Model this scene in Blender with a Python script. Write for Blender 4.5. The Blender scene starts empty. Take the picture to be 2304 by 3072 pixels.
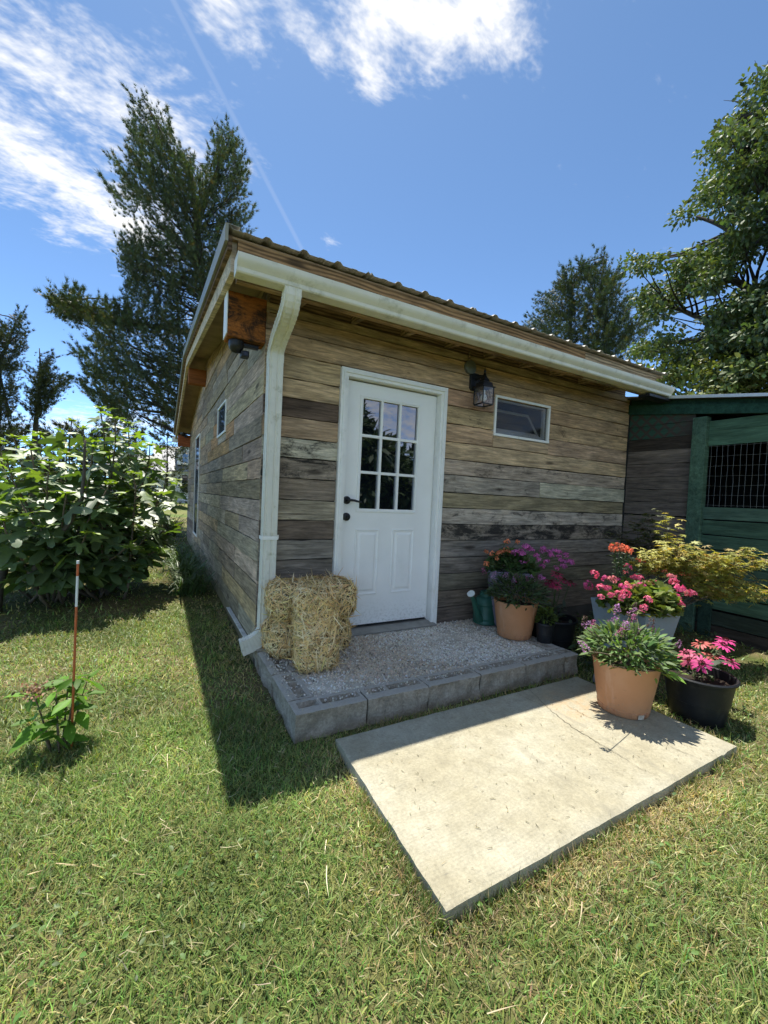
import bpy, math, random
import numpy as np
from mathutils import Vector, Matrix
rng = np.random.default_rng(7)
random.seed(7)
S = bpy.context.scene
COL = S.collection
# ---------------------------------------------------------------- camera
CAM_O = np.array([-0.5853, -3.0361, 1.2619])
YAW, PITCH, ROLL, FPX = 0.50164, -0.03343, 0.04611, 1243.16      # FPX in pixels of a 2304 x 3072 picture
def _axes():
    cy, sy = math.cos(YAW), math.sin(YAW)
    f = np.array([sy, cy, 0]); r = np.array([cy, -sy, 0]); u = np.array([0, 0, 1.0])
    f2 = f*math.cos(PITCH)+u*math.sin(PITCH); u2 = u*math.cos(PITCH)-f*math.sin(PITCH)
    return r*math.cos(ROLL)+u2*math.sin(ROLL), u2*math.cos(ROLL)-r*math.sin(ROLL), f2
AR, AU, AF = _axes()
cam = bpy.data.cameras.new('camera'); camo = bpy.data.objects.new('camera', cam); COL.objects.link(camo)
cam.sensor_fit = 'VERTICAL'; cam.sensor_height = 36; cam.lens = FPX/3072*36
cam.clip_start = 0.05; cam.clip_end = 3000
M = Matrix.Identity(4)
for i in range(3):
    M[i][0], M[i][1], M[i][2], M[i][3] = AR[i], AU[i], -AF[i], CAM_O[i]
camo.matrix_world = M
S.camera = camo
def at(px, py, axis, val):
    """world point seen at a photo pixel, on the plane axis = val"""
    v = AR*(px-1152)+AU*(1536-py)+AF*FPX
    i = 'xyz'.index(axis); return CAM_O+v*((val-CAM_O[i])/v[i])
def direction(px, py):
    v = AR*(px-1152)+AU*(1536-py)+AF*FPX
    return v/np.linalg.norm(v)
# ---------------------------------------------------------------- nodes
class G:
    def __init__(s, tree): s.t = tree
    def n(s, kind, props=None, **ins):
        nd = s.t.nodes.new('ShaderNode'+kind)
        for k, v in (props or {}).items(): setattr(nd, k, v)
        for k, v in ins.items():
            key = k.replace('_', ' ') if not k[0] == 'i' or not k[1:].isdigit() else int(k[1:])
            s.set(nd.inputs[key], v)
        return nd
    def set(s, sock, v):
        if isinstance(v, bpy.types.NodeSocket): s.t.links.new(v, sock)
        elif isinstance(v, bpy.types.Node): s.t.links.new(v.outputs[0], sock)
        else:
            if hasattr(sock, 'default_value'):
                d = sock.default_value
                if hasattr(d, '__len__') and not hasattr(v, '__len__'): v = [v]*len(d)
                if hasattr(d, '__len__') and len(d) == 4 and len(v) == 3: v = tuple(v)+(1.0,)
                sock.default_value = v
    def math(s, op, a, b=None, c=None, clamp=False):
        nd = s.t.nodes.new('ShaderNodeMath'); nd.operation = op; nd.use_clamp = clamp
        for i, v in enumerate((a, b, c)):
            if v is not None: s.set(nd.inputs[i], v)
        return nd.outputs[0]
    def vmath(s, op, a, b=None):
        nd = s.t.nodes.new('ShaderNodeVectorMath'); nd.operation = op
        s.set(nd.inputs[0], a)
        if b is not None: s.set(nd.inputs[3] if op == 'SCALE' else nd.inputs[1], b)
        return nd.outputs[1] if op in ('LENGTH', 'DOT_PRODUCT') else nd.outputs[0]
    def mix(s, fac, a, b, mode='MIX'):
        nd = s.t.nodes.new('ShaderNodeMix'); nd.data_type = 'RGBA'; nd.blend_type = mode; nd.clamp_factor = True
        s.set(nd.inputs[0], fac); s.set(nd.inputs[6], a); s.set(nd.inputs[7], b)
        return nd.outputs[2]
    def noise(s, vec, scale, detail=4, rough=0.55, dist=0.0):
        nd = s.n('TexNoise', Scale=scale, Detail=detail, Roughness=rough, Distortion=dist)
        if vec is not None: s.set(nd.inputs['Vector'], vec)
        return nd.outputs[0]
    def ramp(s, fac, a, b):
        return s.n('MapRange', dict(interpolation_type='SMOOTHSTEP'), i0=fac, i1=a, i2=b).outputs[0]
    def lin(s, fac, a, b, c, d):
        return s.n('MapRange', None, i0=fac, i1=a, i2=b, i3=c, i4=d).outputs[0]
    def bump(s, h, strength=0.4, dist=0.01):
        return s.n('Bump', None, Strength=strength, Distance=dist, Height=h).outputs[0]
# ---------------------------------------------------------------- sky, sun, exposure
SUN_DIR = np.array([0.011, 0.333, 1.0]); SUN_DIR /= np.linalg.norm(SUN_DIR)
SUN_EL = math.asin(SUN_DIR[2]); SUN_AZ = math.atan2(SUN_DIR[0], SUN_DIR[1])
SKY_STRENGTH, SUN_STRENGTH, EXPOSURE = 0.125, 2.0, 1.95
world = bpy.data.worlds.new('World'); S.world = world; world.use_nodes = True
world.cycles.sampling_method = 'MANUAL'; world.cycles.sample_map_resolution = 256
g = G(world.node_tree); world.node_tree.nodes.clear()
sky = g.n('TexSky', dict(sky_type='NISHITA', sun_disc=False, sun_elevation=SUN_EL, sun_rotation=SUN_AZ, air_density=0.27, dust_density=0.1, ozone_density=1.3, altitude=200.0))
dirv = g.n('TexCoord').outputs['Generated']
sep = g.n('SeparateXYZ', None, Vector=dirv)
den = g.math('ADD', g.math('MAXIMUM', sep.outputs[2], 0.0), 0.22)
P2 = g.n('CombineXYZ', None, i0=g.math('DIVIDE', sep.outputs[0], den), i1=g.math('DIVIDE', sep.outputs[1], den)).outputs[0]
def plane2(px, py):
    v = direction(px, py); return (v[0]/(max(v[2], 0)+.22), v[1]/(max(v[2], 0)+.22))
def blob(px, py, px2, py2, wid, gain):
    """soft cloud bank along the segment between two sky directions"""
    a = np.array(plane2(px, py)); b = np.array(plane2(px2, py2)); ab = b-a; L2 = float(ab@ab)
    rel = g.vmath('SUBTRACT', P2, (a[0], a[1], 0))
    t = g.math('DIVIDE', g.vmath('DOT_PRODUCT', rel, (ab[0], ab[1], 0)), L2, clamp=True)
    q = g.vmath('SUBTRACT', rel, g.vmath('SCALE', (ab[0], ab[1], 0), t))
    return g.math('MULTIPLY', g.math('SUBTRACT', 1.0, g.math('DIVIDE', g.vmath('LENGTH', q), wid)), gain)
bl = None
for args in ((-80, 390, 400, 690, .20, 1.12), (20, 180, 520, 400, .17, .82), (170, 700, 270, 745, .06, .5), (-60, 60, 110, 90, .07, .6), (1120, 60, 1480, 30, .115, 1.3), (1110, 210, 1150, 160, .06, .9),
             (640, -30, 740, 20, .08, .8), (870, 40, 960, 150, .06, .75), (-60, 1290, 420, 1270, .35, .8), (985, 715, 990, 730, .022, .4)):
    b_ = blob(*args); bl = b_ if bl is None else g.math('MAXIMUM', bl, b_)
for (x_, y_, w_) in ((-1.8, -1.6, 1.9), (1.4, -2.2, 2.1), (-2.9, .4, 1.2), (-.1, -1.0, 1.1), (2.9, -.9, 1.0)):          # unseen cloud banks added behind the viewer to brighten the shaded front
    q = g.vmath('LENGTH', g.vmath('SUBTRACT', P2, (x_, y_, 0)))
    bl = g.math('MAXIMUM', bl, g.math('SUBTRACT', 1.0, g.math('DIVIDE', q, w_)))
wv = g.n('Mapping', None, Vector=P2, Rotation=(0, 0, 0.75), Scale=(1.0, 1.7, 1.0)).outputs[0]
nz = g.noise(wv, 7.5, 6, 0.64, 0.45); nz2 = g.noise(wv, 34.0, 2, 0.6)
cl = g.math('ADD', bl, g.math('ADD', g.math('MULTIPLY', g.math('SUBTRACT', nz, 0.5), 2.6), g.math('MULTIPLY', g.math('SUBTRACT', nz2, 0.5), 1.1)))
cmask = g.ramp(cl, 0.06, 1.5)
a3, b3 = direction(540, 40), direction(850, 640); nn = np.cross(a3, b3); nn /= np.linalg.norm(nn)        # contrail: a great circle between two directions
mid = (a3+b3)/np.linalg.norm(a3+b3)
tr = g.math('ABSOLUTE', g.vmath('DOT_PRODUCT', dirv, tuple(nn)))
trm = g.math('MULTIPLY', g.math('SUBTRACT', 1.0, g.ramp(tr, 0.001, 0.006)), g.ramp(g.vmath('DOT_PRODUCT', dirv, tuple(mid)), 0.93, 0.985))
cmask = g.math('MAXIMUM', cmask, g.math('MULTIPLY', trm, 0.075))
CLOUD = (2.58, 2.54, 2.46)
skyc = g.mix(1.0, sky.outputs[0], (.84, 1.0, .98), 'MULTIPLY')
skyc = g.mix(g.math('MULTIPLY', cmask, 0.94), skyc, CLOUD)
bg = g.n('Background', None, Color=skyc, Strength=SKY_STRENGTH)
wo = g.n('OutputWorld'); g.t.links.new(bg.outputs[0], wo.inputs[0])
sun = bpy.data.lights.new('sun', 'SUN'); sun.energy = SUN_STRENGTH; sun.angle = math.radians(0.53); sun.color = (1.0, 0.95, 0.86)
suno = bpy.data.objects.new('sun', sun); COL.objects.link(suno)
suno.rotation_euler = Vector(tuple(-SUN_DIR)).to_track_quat('-Z', 'Y').to_euler(); suno.location = (0, 20, 60)
S.view_settings.view_transform = 'Standard'; S.view_settings.look = 'None'; S.view_settings.exposure = EXPOSURE; S.view_settings.gamma = 1.0
S.view_settings.use_curve_mapping = False
S.render.engine = 'CYCLES'
S.cycles.use_denoising = True; S.cycles.max_bounces = 5; S.cycles.diffuse_bounces = 3; S.cycles.glossy_bounces = 2; S.cycles.transmission_bounces = 3; S.cycles.transparent_max_bounces = 6
S.cycles.use_adaptive_sampling = True; S.cycles.adaptive_threshold = 0.018
S.cycles.caustics_reflective = False; S.cycles.caustics_refractive = False
S.cycles.sample_clamp_indirect = 6.0
# ---------------------------------------------------------------- mesh helpers
def mesh_np(name, V, polys, col=None, smooth=False):
    """V (n,3); polys = list of int arrays (m,k)"""
    me = bpy.data.meshes.new(name); V = np.asarray(V, np.float32)
    me.vertices.add(len(V)); me.vertices.foreach_set('co', V.ravel())
    polys = [np.asarray(p, np.int32) for p in polys if len(p)]
    tot = np.concatenate([np.full(len(p), p.shape[1], np.int32) for p in polys]); idx = np.concatenate([p.ravel() for p in polys])
    me.loops.add(len(idx)); me.loops.foreach_set('vertex_index', idx)
    me.polygons.add(len(tot)); me.polygons.foreach_set('loop_start', np.concatenate([[0], np.cumsum(tot)[:-1]]).astype(np.int32))
    if smooth: me.polygons.foreach_set('use_smooth', np.ones(len(tot), bool))
    me.update(calc_edges=True)
    if col is not None:
        a = me.color_attributes.new('Col', 'FLOAT_COLOR', 'POINT')
        c = np.ones((len(V), 4), np.float32); c[:, :3] = col; a.data.foreach_set('color', c.ravel())
    return me
class B:
    """collects shapes of one mesh"""
    def __init__(s): s.v = []; s.f = []; s.c = []
    def add(s, V, F, col=None):
        o = len(s.v); s.v += [tuple(map(float, p)) for p in V]; s.f += [tuple(int(o+i) for i in f) for f in F]
        s.c += [col or (1, 1, 1)]*len(V)
        return s
    def box(s, x0, x1, y0, y1, z0, z1, col=None):
        V = [(x0, y0, z0), (x1, y0, z0), (x1, y1, z0), (x0, y1, z0), (x0, y0, z1), (x1, y0, z1), (x1, y1, z1), (x0, y1, z1)]
        return s.add(V, [(0, 3, 2, 1), (4, 5, 6, 7), (0, 1, 5, 4), (1, 2, 6, 5), (2, 3, 7, 6), (3, 0, 4, 7)], col)
    def prism(s, prof, axis, a, b, col=None):
        """prof = closed 2D outline; extruded along axis from a to b"""
        n = len(prof); i = 'xyz'.index(axis)
        def P(p, t): q = list(p); q.insert(i, t); return q
        V = [P(p, a) for p in prof]+[P(p, b) for p in prof]
        F = [tuple(range(n))[::-1], tuple(range(n, 2*n))]+[(k, (k+1) % n, n+(k+1) % n, n+k) for k in range(n)]
        return s.add(V, F, col)
    def tube(s, path, rad, n=6, cap=True, col=None):
        path = [np.asarray(p, float) for p in path]
        if not hasattr(rad, '__len__'): rad = [rad]*len(path)
        V = []; F = []; up = np.array([.13, .21, .97])
        for i, p in enumerate(path):
            t = path[min(i+1, len(path)-1)]-path[max(i-1, 0)]; t = t/(np.linalg.norm(t)+1e-9)
            a = np.cross(t, up)
            if np.linalg.norm(a) < .1: a = np.cross(t, (1, 0, 0))
            a /= np.linalg.norm(a); b = np.cross(t, a)
            for k in range(n):
                an = 2*math.pi*k/n; V.append(p+rad[i]*(a*math.cos(an)+b*math.sin(an)))
        for i in range(len(path)-1):
            for k in range(n): F.append((i*n+k, i*n+(k+1) % n, (i+1)*n+(k+1) % n, (i+1)*n+k))
        if cap: F += [tuple(range(n))[::-1], tuple(range((len(path)-1)*n, len(path)*n))]
        return s.add(V, F, col)
    def lathe(s, prof, n=32, c=(0, 0), col=None, capb=True, capt=False):
        V = [(c[0]+r*math.cos(2*math.pi*k/n), c[1]+r*math.sin(2*math.pi*k/n), z) for r, z in prof for k in range(n)]
        F = [(i*n+k, i*n+(k+1) % n, (i+1)*n+(k+1) % n, (i+1)*n+k) for i in range(len(prof)-1) for k in range(n)]
        if capb: F.append(tuple(range(n))[::-1])
        if capt: F.append(tuple(range((len(prof)-1)*n, len(prof)*n)))
        return s.add(V, F, col)
    def mesh(s, name, smooth=False):
        me = bpy.data.meshes.new(name); me.from_pydata(s.v, [], s.f); me.update()
        if smooth:
            me.polygons.foreach_set('use_smooth', np.ones(len(me.polygons), bool))
        return me
def link(name, data, mat=None, parent=None, loc=None, rot=None, color=None):
    o = bpy.data.objects.new(name, data); COL.objects.link(o)
    if mat is not None and data is not None and len(data.materials) == 0: data.materials.append(mat)
    if parent is not None: o.parent = parent
    if loc is not None: o.location = tuple(map(float, loc))
    if rot is not None: o.rotation_euler = rot
    if color is not None: o.color = color
    return o
def ob(name, b, mat, parent=None, smooth=False, bevel=0.0, loc=None, rot=None, color=None, auto=False):
    o = link(name, b.mesh(name, smooth), mat, parent, loc, rot, color)
    if bevel:
        m = o.modifiers.new('bevel', 'BEVEL'); m.width = bevel; m.segments = 2; m.limit_method = 'ANGLE'
    if auto: autosmooth(o)
    return o
def autosmooth(o, ang=40):
    me = o.data; me.polygons.foreach_set('use_smooth', np.ones(len(me.polygons), bool))
    try: me.set_sharp_from_angle(angle=math.radians(ang))
    except Exception: pass
def tag(o, label, cat, group=None, kind=None):
    if label: o['label'] = label
    if cat: o['category'] = cat
    if group: o['group'] = group
    if kind: o['kind'] = kind
    return o
def thing(name, label, cat, loc=(0, 0, 0), group=None):
    o = bpy.data.objects.new(name, None); COL.objects.link(o); o.location = tuple(map(float, loc)); o.empty_display_size = .1
    return tag(o, label, cat, group)
def unit(a): a = np.asarray(a, float); return a/(np.linalg.norm(a, axis=-1, keepdims=True)+1e-9)
def rand_unit(n): return unit(rng.normal(size=(n, 3)))
def scatter(T, TF, pos, axis, nrm, size, col):
    """copies of a leaf template (x = along, y = across, z = face normal) as numpy arrays"""
    ex = unit(axis); ez = nrm-ex*np.sum(nrm*ex, 1, keepdims=True); ez = unit(ez); ey = np.cross(ez, ex)
    T = np.asarray(T, float); size = np.broadcast_to(np.asarray(size, float), (len(pos),))
    V = pos[:, None, :]+size[:, None, None]*(T[None, :, 0:1]*ex[:, None]+T[None, :, 1:2]*ey[:, None]+T[None, :, 2:3]*ez[:, None])
    n, k = len(pos), len(T); off = (np.arange(n)*k)[:, None, None]
    polys = {}
    for f in TF: polys.setdefault(len(f), []).append(f)
    F = [(np.asarray(v)[None]+off).reshape(-1, m) for m, v in polys.items()]
    return V.reshape(-1, 3), F, np.repeat(col, k, axis=0)
def merge(parts):
    V = []; C = []; F = {}; o = 0
    for v, f, c in parts:
        for p in f: F.setdefault(p.shape[1], []).append(p+o)
        V.append(v); C.append(c); o += len(v)
    return np.concatenate(V), [np.concatenate(x) for x in F.values()], np.concatenate(C)
def strips(P, D0, D1, L, W, col, seg=2, nrm=None):
    """tapered ribbons that start along D0 and bend towards D1"""
    n = len(P); D0 = unit(D0); D1 = unit(D1)
    L = np.broadcast_to(L, (n,))[:, None]; W = np.broadcast_to(W, (n,))[:, None]
    side = np.cross(D0, D1)+1e-3*rng.normal(size=(n, 3)); side = unit(side) if nrm is None else unit(nrm)
    rows = []
    for s in range(seg+1):
        t = s/seg; c = P+L*(D0*(t-.5*t*t)+D1*(.5*t*t))*1.1
        w = W*(1.0 if s == 0 else (1-t**2.2))
        if s < seg: rows += [c-side*w*.5, c+side*w*.5]
        else: rows.append(c)
    k = len(rows); V = np.stack(rows, 1).reshape(-1, 3); o = (np.arange(n)*k)[:, None]
    quads = [o+np.array([[2*i, 2*i+1, 2*i+3, 2*i+2]]) for i in range(seg-1)]
    tri = o+np.array([[2*seg-2, 2*seg-1, 2*seg]])
    F = ([np.concatenate(quads)] if quads else [])+[tri]
    return V, F, np.repeat(col, k, axis=0)
def jcol(base, n, v=.15, h=.06):
    c = np.asarray(base)[None]*(1+rng.normal(size=(n, 1))*v)*(1+rng.normal(size=(n, 3))*h)
    return np.clip(c, .002, 1)
# leaf templates
LANCE = [(0, 0, 0), (.3, .15, .03), (.3, -.15, .03), (.68, .12, .01), (.68, -.12, .01), (1, 0, -.08)]
LANCE_F = [(0, 2, 1), (1, 2, 4, 3), (3, 4, 5)]
OVATE = [(0, 0, 0), (.18, .2, .05), (.18, -.2, .05), (.45, .31, .04), (.45, -.31, .04), (.75, .2, -.02), (.75, -.2, -.02), (1, 0, -.12), (.3, 0, 0), (.65, 0, -.04)]
OVATE_F = [(0, 8, 1), (0, 2, 8), (1, 8, 3), (2, 4, 8), (3, 8, 9, 5), (8, 4, 6, 9), (5, 9, 7), (9, 6, 7)]
def palmate(lobes, sinus, droop=.18):
    """lobes: (angle, length, half-width angle)"""
    pts = [(-.05, 0.0)]
    out = []
    for i, (a, l, w) in enumerate(lobes):
        out += [(a-w, l*.72), (a-w*.45, l*.93), (a, l), (a+w*.45, l*.93), (a+w, l*.72)]
        if i < len(lobes)-1: out.append(((a+lobes[i+1][0])/2, sinus))
    V = [(0, 0, 0)]+[(r*math.cos(t), r*math.sin(t), -droop*r*r+.05*math.sin(3*t)*r) for t, r in out]
    return V, [(0, i, i+1) for i in range(1, len(V)-1)]
R_ = math.radians
FIG, FIG_F = palmate([(R_(-118), .48, R_(15)), (R_(-58), .74, R_(14)), (0, 1.0, R_(13)), (R_(58), .74, R_(14)), (R_(118), .48, R_(15))], .33)
ROUND, ROUND_F = palmate([(R_(a), .55, R_(24)) for a in (-120, -60, 0, 60, 120)], .47, .1)
def star(n, spread, sinus):
    V = [(0, 0, 0)]
    for i in range(n):
        a = R_(-spread+2*spread*i/(n-1)); l = 1.0-.55*(abs(i-(n-1)/2)/((n-1)/2))**1.6
        V.append((l*math.cos(a), l*math.sin(a), -.22*l*l))
        if i < n-1:
            a2 = R_(-spread+2*spread*(i+.5)/(n-1)); V.append((sinus*math.cos(a2), sinus*math.sin(a2), .02))
    return V, [(0, i, i+1) for i in range(1, len(V)-1)]
MAPLE, MAPLE_F = star(7, 130, .30)
SPRAY = []; SPRAY_F = []
for a_, l_ in ((-48, .5), (-23, .82), (0, 1.0), (21, .85), (44, .55)):
    b0 = len(SPRAY); c_, s_ = math.cos(R_(a_)), math.sin(R_(a_))
    SPRAY += [(.03*c_+.05*s_, .03*s_-.05*c_, 0), (.03*c_-.05*s_, .03*s_+.05*c_, 0), (l_*c_, l_*s_, .06*((len(SPRAY)//3) % 2))]
    SPRAY_F.append((b0, b0+1, b0+2))
def fbm(P, seed=0, octaves=3):
    """cheap smooth pseudo-noise in -1..1"""
    P = np.asarray(P, float); r_ = np.random.default_rng(seed); out = np.zeros(len(P)); amp = 1.0; fr = 1.0; tot = 0
    for _ in range(octaves):
        for _k in range(3):
            d_ = unit(r_.normal(size=P.shape[1])); out += amp*np.sin(fr*(P@d_)*r_.uniform(.8, 1.4)+r_.uniform(0, 7))/3
        tot += amp; amp *= .55; fr *= 2.1
    return out/tot*1.6
# ---------------------------------------------------------------- materials
def new_mat(name):
    m = bpy.data.materials.new(name); m.use_nodes = True; nt = m.node_tree; nt.nodes.clear(); q = G(nt)
    return m, q
def finish(q, shader):
    o = q.n('OutputMaterial'); q.t.links.new(shader.outputs[0] if isinstance(shader, bpy.types.Node) else shader, o.inputs[0])
def m_plain(name, col, rough=.6, var=.12, scale=6.0, bump=.0, metallic=0.0, bscale=60.0, spec=.4, dirt=None):
    m, q = new_mat(name); co = q.n('TexCoord').outputs['Object']
    n1 = q.noise(co, scale, 5, .6); c = q.mix(1.0, col, q.lin(n1, .25, .75, 1-var, 1+var), 'MULTIPLY')
    if dirt: c = q.mix(q.math('MULTIPLY', q.ramp(q.noise(co, scale*1.7, 7, .7), .52, .72), dirt[1]), c, dirt[0])
    p = q.n('BsdfPrincipled', None, Base_Color=c, Roughness=q.lin(n1, .2, .8, rough-.06, rough+.06), Metallic=metallic)
    p.inputs['Specular IOR Level'].default_value = spec
    if bump: q.set(p.inputs['Normal'], q.bump(q.noise(co, bscale, 5, .65), bump, .004))
    finish(q, p); return m
def m_wood(name, tint=(1, 1, 1), grain=1.0, weather=1.0, ring=0.0):
    """board wood: x along the board; object colour = board colour, alpha = amount of dark stain"""
    m, q = new_mat(name); oi = q.n('ObjectInfo'); tc = q.n('TexCoord').outputs['Object']
    off = q.vmath('SCALE', (37.0, 19.0, 53.0), oi.outputs['Random']); co = q.vmath('ADD', tc, off)
    gco = q.vmath('MULTIPLY', co, (4.5, 58.0, 58.0)); g1 = q.noise(gco, 1.0, 7, .65, .6)
    bco = q.vmath('MULTIPLY', co, (2.6, 20.0, 20.0)); g2 = q.noise(bco, 1.0, 7, .7, .7)
    blo = q.noise(q.vmath('MULTIPLY', co, (2.6, 5.0, 5.0)), 1.0, 5, .62, .3)
    sta = q.noise(q.vmath('MULTIPLY', co, (4.2, 8.0, 8.0)), 1.0, 9, .78, .5)
    c = q.mix(1.0, oi.outputs['Color'], tint, 'MULTIPLY')
    c = q.mix(q.math('MULTIPLY', q.ramp(blo, .42, .7), .6*weather), c, q.mix(1.0, c, (.60, .60, .58), 'MULTIPLY'))
    c = q.mix(q.math('MULTIPLY', q.ramp(blo, .55, .32), .30*weather), c, q.mix(1.0, c, (1.32, 1.22, 1.02), 'MULTIPLY'))
    c = q.mix(1.0, c, q.lin(g1, .28, .72, 1-.55*grain, 1+.42*grain), 'MULTIPLY')
    c = q.mix(1.0, c, q.lin(g2, .3, .7, .60, 1.36), 'MULTIPLY')
    if ring:
        wv = q.n('TexWave', dict(wave_type='BANDS', bands_direction='Z'), Vector=q.vmath('MULTIPLY', co, (.32, .5, 1.25)), Scale=9.0, Distortion=7.0, Detail=2.0, Detail_Scale=.7)
        c = q.mix(1.0, c, q.lin(wv.outputs[1], 0, 1, 1-.5*ring, 1+.3*ring), 'MULTIPLY')
    th = q.math('SUBTRACT', .76, q.math('MULTIPLY', oi.outputs['Alpha'], .34))
    sm = q.ramp(q.math('SUBTRACT', sta, th), -.03, .13)
    c = q.mix(q.math('MULTIPLY', sm, .9), c, (.018, .017, .016))
    crk = q.ramp(q.noise(q.vmath('MULTIPLY', co, (1.1, 70.0, 70.0)), 1.0, 3, .5, .9), .30, .24)
    c = q.mix(q.math('MULTIPLY', crk, .55*weather), c, (.02, .017, .014))
    knot = q.n('TexVoronoi', None, Vector=q.vmath('MULTIPLY', co, (1.3, 4.6, 4.6)), Scale=1.0).outputs['Distance']
    c = q.mix(q.math('MULTIPLY', q.ramp(knot, .13, .04), .75), c, (.03, .022, .016))
    p = q.n('BsdfPrincipled', None, Base_Color=c, Roughness=.86); p.inputs['Specular IOR Level'].default_value = .2
    hgt = q.math('SUBTRACT', q.math('ADD', g1, q.math('MULTIPLY', g2, .6)), q.math('MULTIPLY', crk, 1.2))
    q.set(p.inputs['Normal'], q.bump(hgt, .8, .006)); finish(q, p); return m
def m_leaf(name, trans=.38, gloss=.12, rough=.45, tint=(1.25, 1.25, .55), varscale=None, spotc=None):
    m, q = new_mat(name); at_ = q.n('Attribute', dict(attribute_name='Col')).outputs[0]
    oi = q.n('ObjectInfo'); c = q.mix(1.0, at_, q.lin(oi.outputs['Random'], 0, 1, .82, 1.18), 'MULTIPLY')
    tc = q.n('TexCoord').outputs['Object']
    c = q.mix(1.0, c, q.lin(q.noise(tc, varscale or 14.0, 3), .3, .7, .8, 1.2), 'MULTIPLY')
    d = q.n('BsdfDiffuse', None, Color=c); t = q.n('BsdfTranslucent', None, Color=q.mix(1.0, c, tint, 'MULTIPLY'))
    s = q.n('MixShader', None, i0=trans, i1=d.outputs[0], i2=t.outputs[0])
    gl = q.n('BsdfGlossy', None, Color=(1, 1, 1), Roughness=rough)
    fr = q.math('MULTIPLY', q.n('LayerWeight', None, Blend=.35).outputs[1], gloss)
    s2 = q.n('MixShader', None, i0=q.math('ADD', fr, gloss*.12), i1=s.outputs[0], i2=gl.outputs[0]); finish(q, s2); return m
WOOD = m_wood('weathered_board', tint=(1.09, .99, .92))
WOOD_NEW = m_wood('fascia_board', grain=.8, weather=.25, ring=1.0)
WOOD_GREEN = m_wood('green_painted_board', grain=.55, weather=.8)
WHITE = m_plain('white_paint', (.90, .885, .835), .38, .05, 3.0, spec=.4, dirt=((.70, .70, .65), .3))
WHITE_TRIM = m_plain('white_trim', (.89, .87, .81), .45, .06, 5.0, .12, dirt=((.42, .42, .36), .25))
GUTTER = m_plain('gutter_metal', (.74, .71, .60), .42, .10, 4.0, .05, dirt=((.40, .38, .27), .7))
SPOUT = m_plain('downspout_metal', (.75, .72, .62), .45, .10, 7.0, .08, dirt=((.42, .40, .26), .7))
ROOFMETAL = m_plain('roof_metal', (.40, .375, .32), .5, .12, 3.0)
BLACK = m_plain('black_metal', (.012, .012, .014), .42, .2, 20.0)
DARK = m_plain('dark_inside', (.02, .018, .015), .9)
VINYL = m_plain('grey_vinyl', (.72, .70, .66), .5)
SOFFIT = m_plain('soffit_plywood', (.36, .25, .15), .85, .3, 5.0, .3)
m, q = new_mat('retaining_block'); co = q.n('TexCoord').outputs['Object']; n1 = q.noise(co, 12.0, 6, .65); n2 = q.noise(co, 70.0, 5, .7)
c = q.mix(q.ramp(n1, .3, .7), (.30, .265, .205), (.44, .39, .31)); c = q.mix(1.0, c, q.lin(n2, .25, .75, .6, 1.4), 'MULTIPLY')
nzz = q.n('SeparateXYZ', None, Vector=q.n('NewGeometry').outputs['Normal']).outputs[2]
c = q.mix(q.math('MULTIPLY', q.ramp(nzz, .75, .97), q.lin(n1, .3, .6, .75, .4)), c, (.58, .55, .48))        # flat tops painted paler: skylight put into the colour, with stone dust
p_ = q.n('BsdfPrincipled', None, Base_Color=c, Roughness=.93); p_.inputs['Specular IOR Level'].default_value = .2
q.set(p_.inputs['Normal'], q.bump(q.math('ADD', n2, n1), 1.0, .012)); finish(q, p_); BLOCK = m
STEEL = m_plain('galvanised_wire', (.22, .22, .21), .5, .1, metallic=.3)
PLASTIC_BLACK = m_plain('black_plastic', (.017, .018, .020), .48, .25, 9.0, .12, spec=.35, dirt=((.07, .065, .055), .35))
def m_glass(name, refl, dark=(.006, .008, .010), alpha=0.0):
    m, q = new_mat(name); gl = q.n('BsdfGlossy', None, Color=(.86, .9, 1.0), Roughness=.015)
    d = q.n('BsdfDiffuse', None, Color=dark)
    if alpha:
        d = q.n('MixShader', None, i0=alpha, i1=d.outputs[0], i2=q.n('BsdfTransparent').outputs[0])
    s = q.n('MixShader', None, i0=q.math('ADD', refl, q.math('MULTIPLY', q.n('LayerWeight', None, Blend=.2).outputs[1], .12)), i1=d.outputs[0], i2=gl.outputs[0]); finish(q, s); return m
GLASS = m_glass('door_glass', .23)
GLASS_CLEAR = m_glass('lantern_glass', .02, (.3, .3, .3), .94)
SCREEN = m_glass('insect_screen', .0, (.05, .05, .045), .72)
SCREEN2 = m_glass('side_window_glass', .10, (.05, .055, .06), .1)
def m_ground():
    m, q = new_mat('lawn_soil'); co = q.n('TexCoord').outputs['Object']
    n1 = q.noise(co, 1.3, 6, .6); n2 = q.noise(co, 38.0, 5, .7); n3 = q.noise(co, .12, 3)
    c = q.mix(q.ramp(n1, .40, .62), (.085, .105, .032), (.16, .135, .066))
    c = q.mix(1.0, c, q.lin(n2, .25, .75, .45, 1.5), 'MULTIPLY')
    dist = q.vmath('LENGTH', q.vmath('SUBTRACT', co, (0, 0, 0)))
    far = q.mix(q.ramp(n3, .4, .6), (.13, .18, .05), (.22, .20, .085))
    c = q.mix(q.ramp(dist, 9.0, 15.0), c, far)
    p = q.n('BsdfPrincipled', None, Base_Color=c, Roughness=.95); p.inputs['Specular IOR Level'].default_value = .1
    q.set(p.inputs['Normal'], q.bump(n2, .6, .02)); finish(q, p); return m
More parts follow.
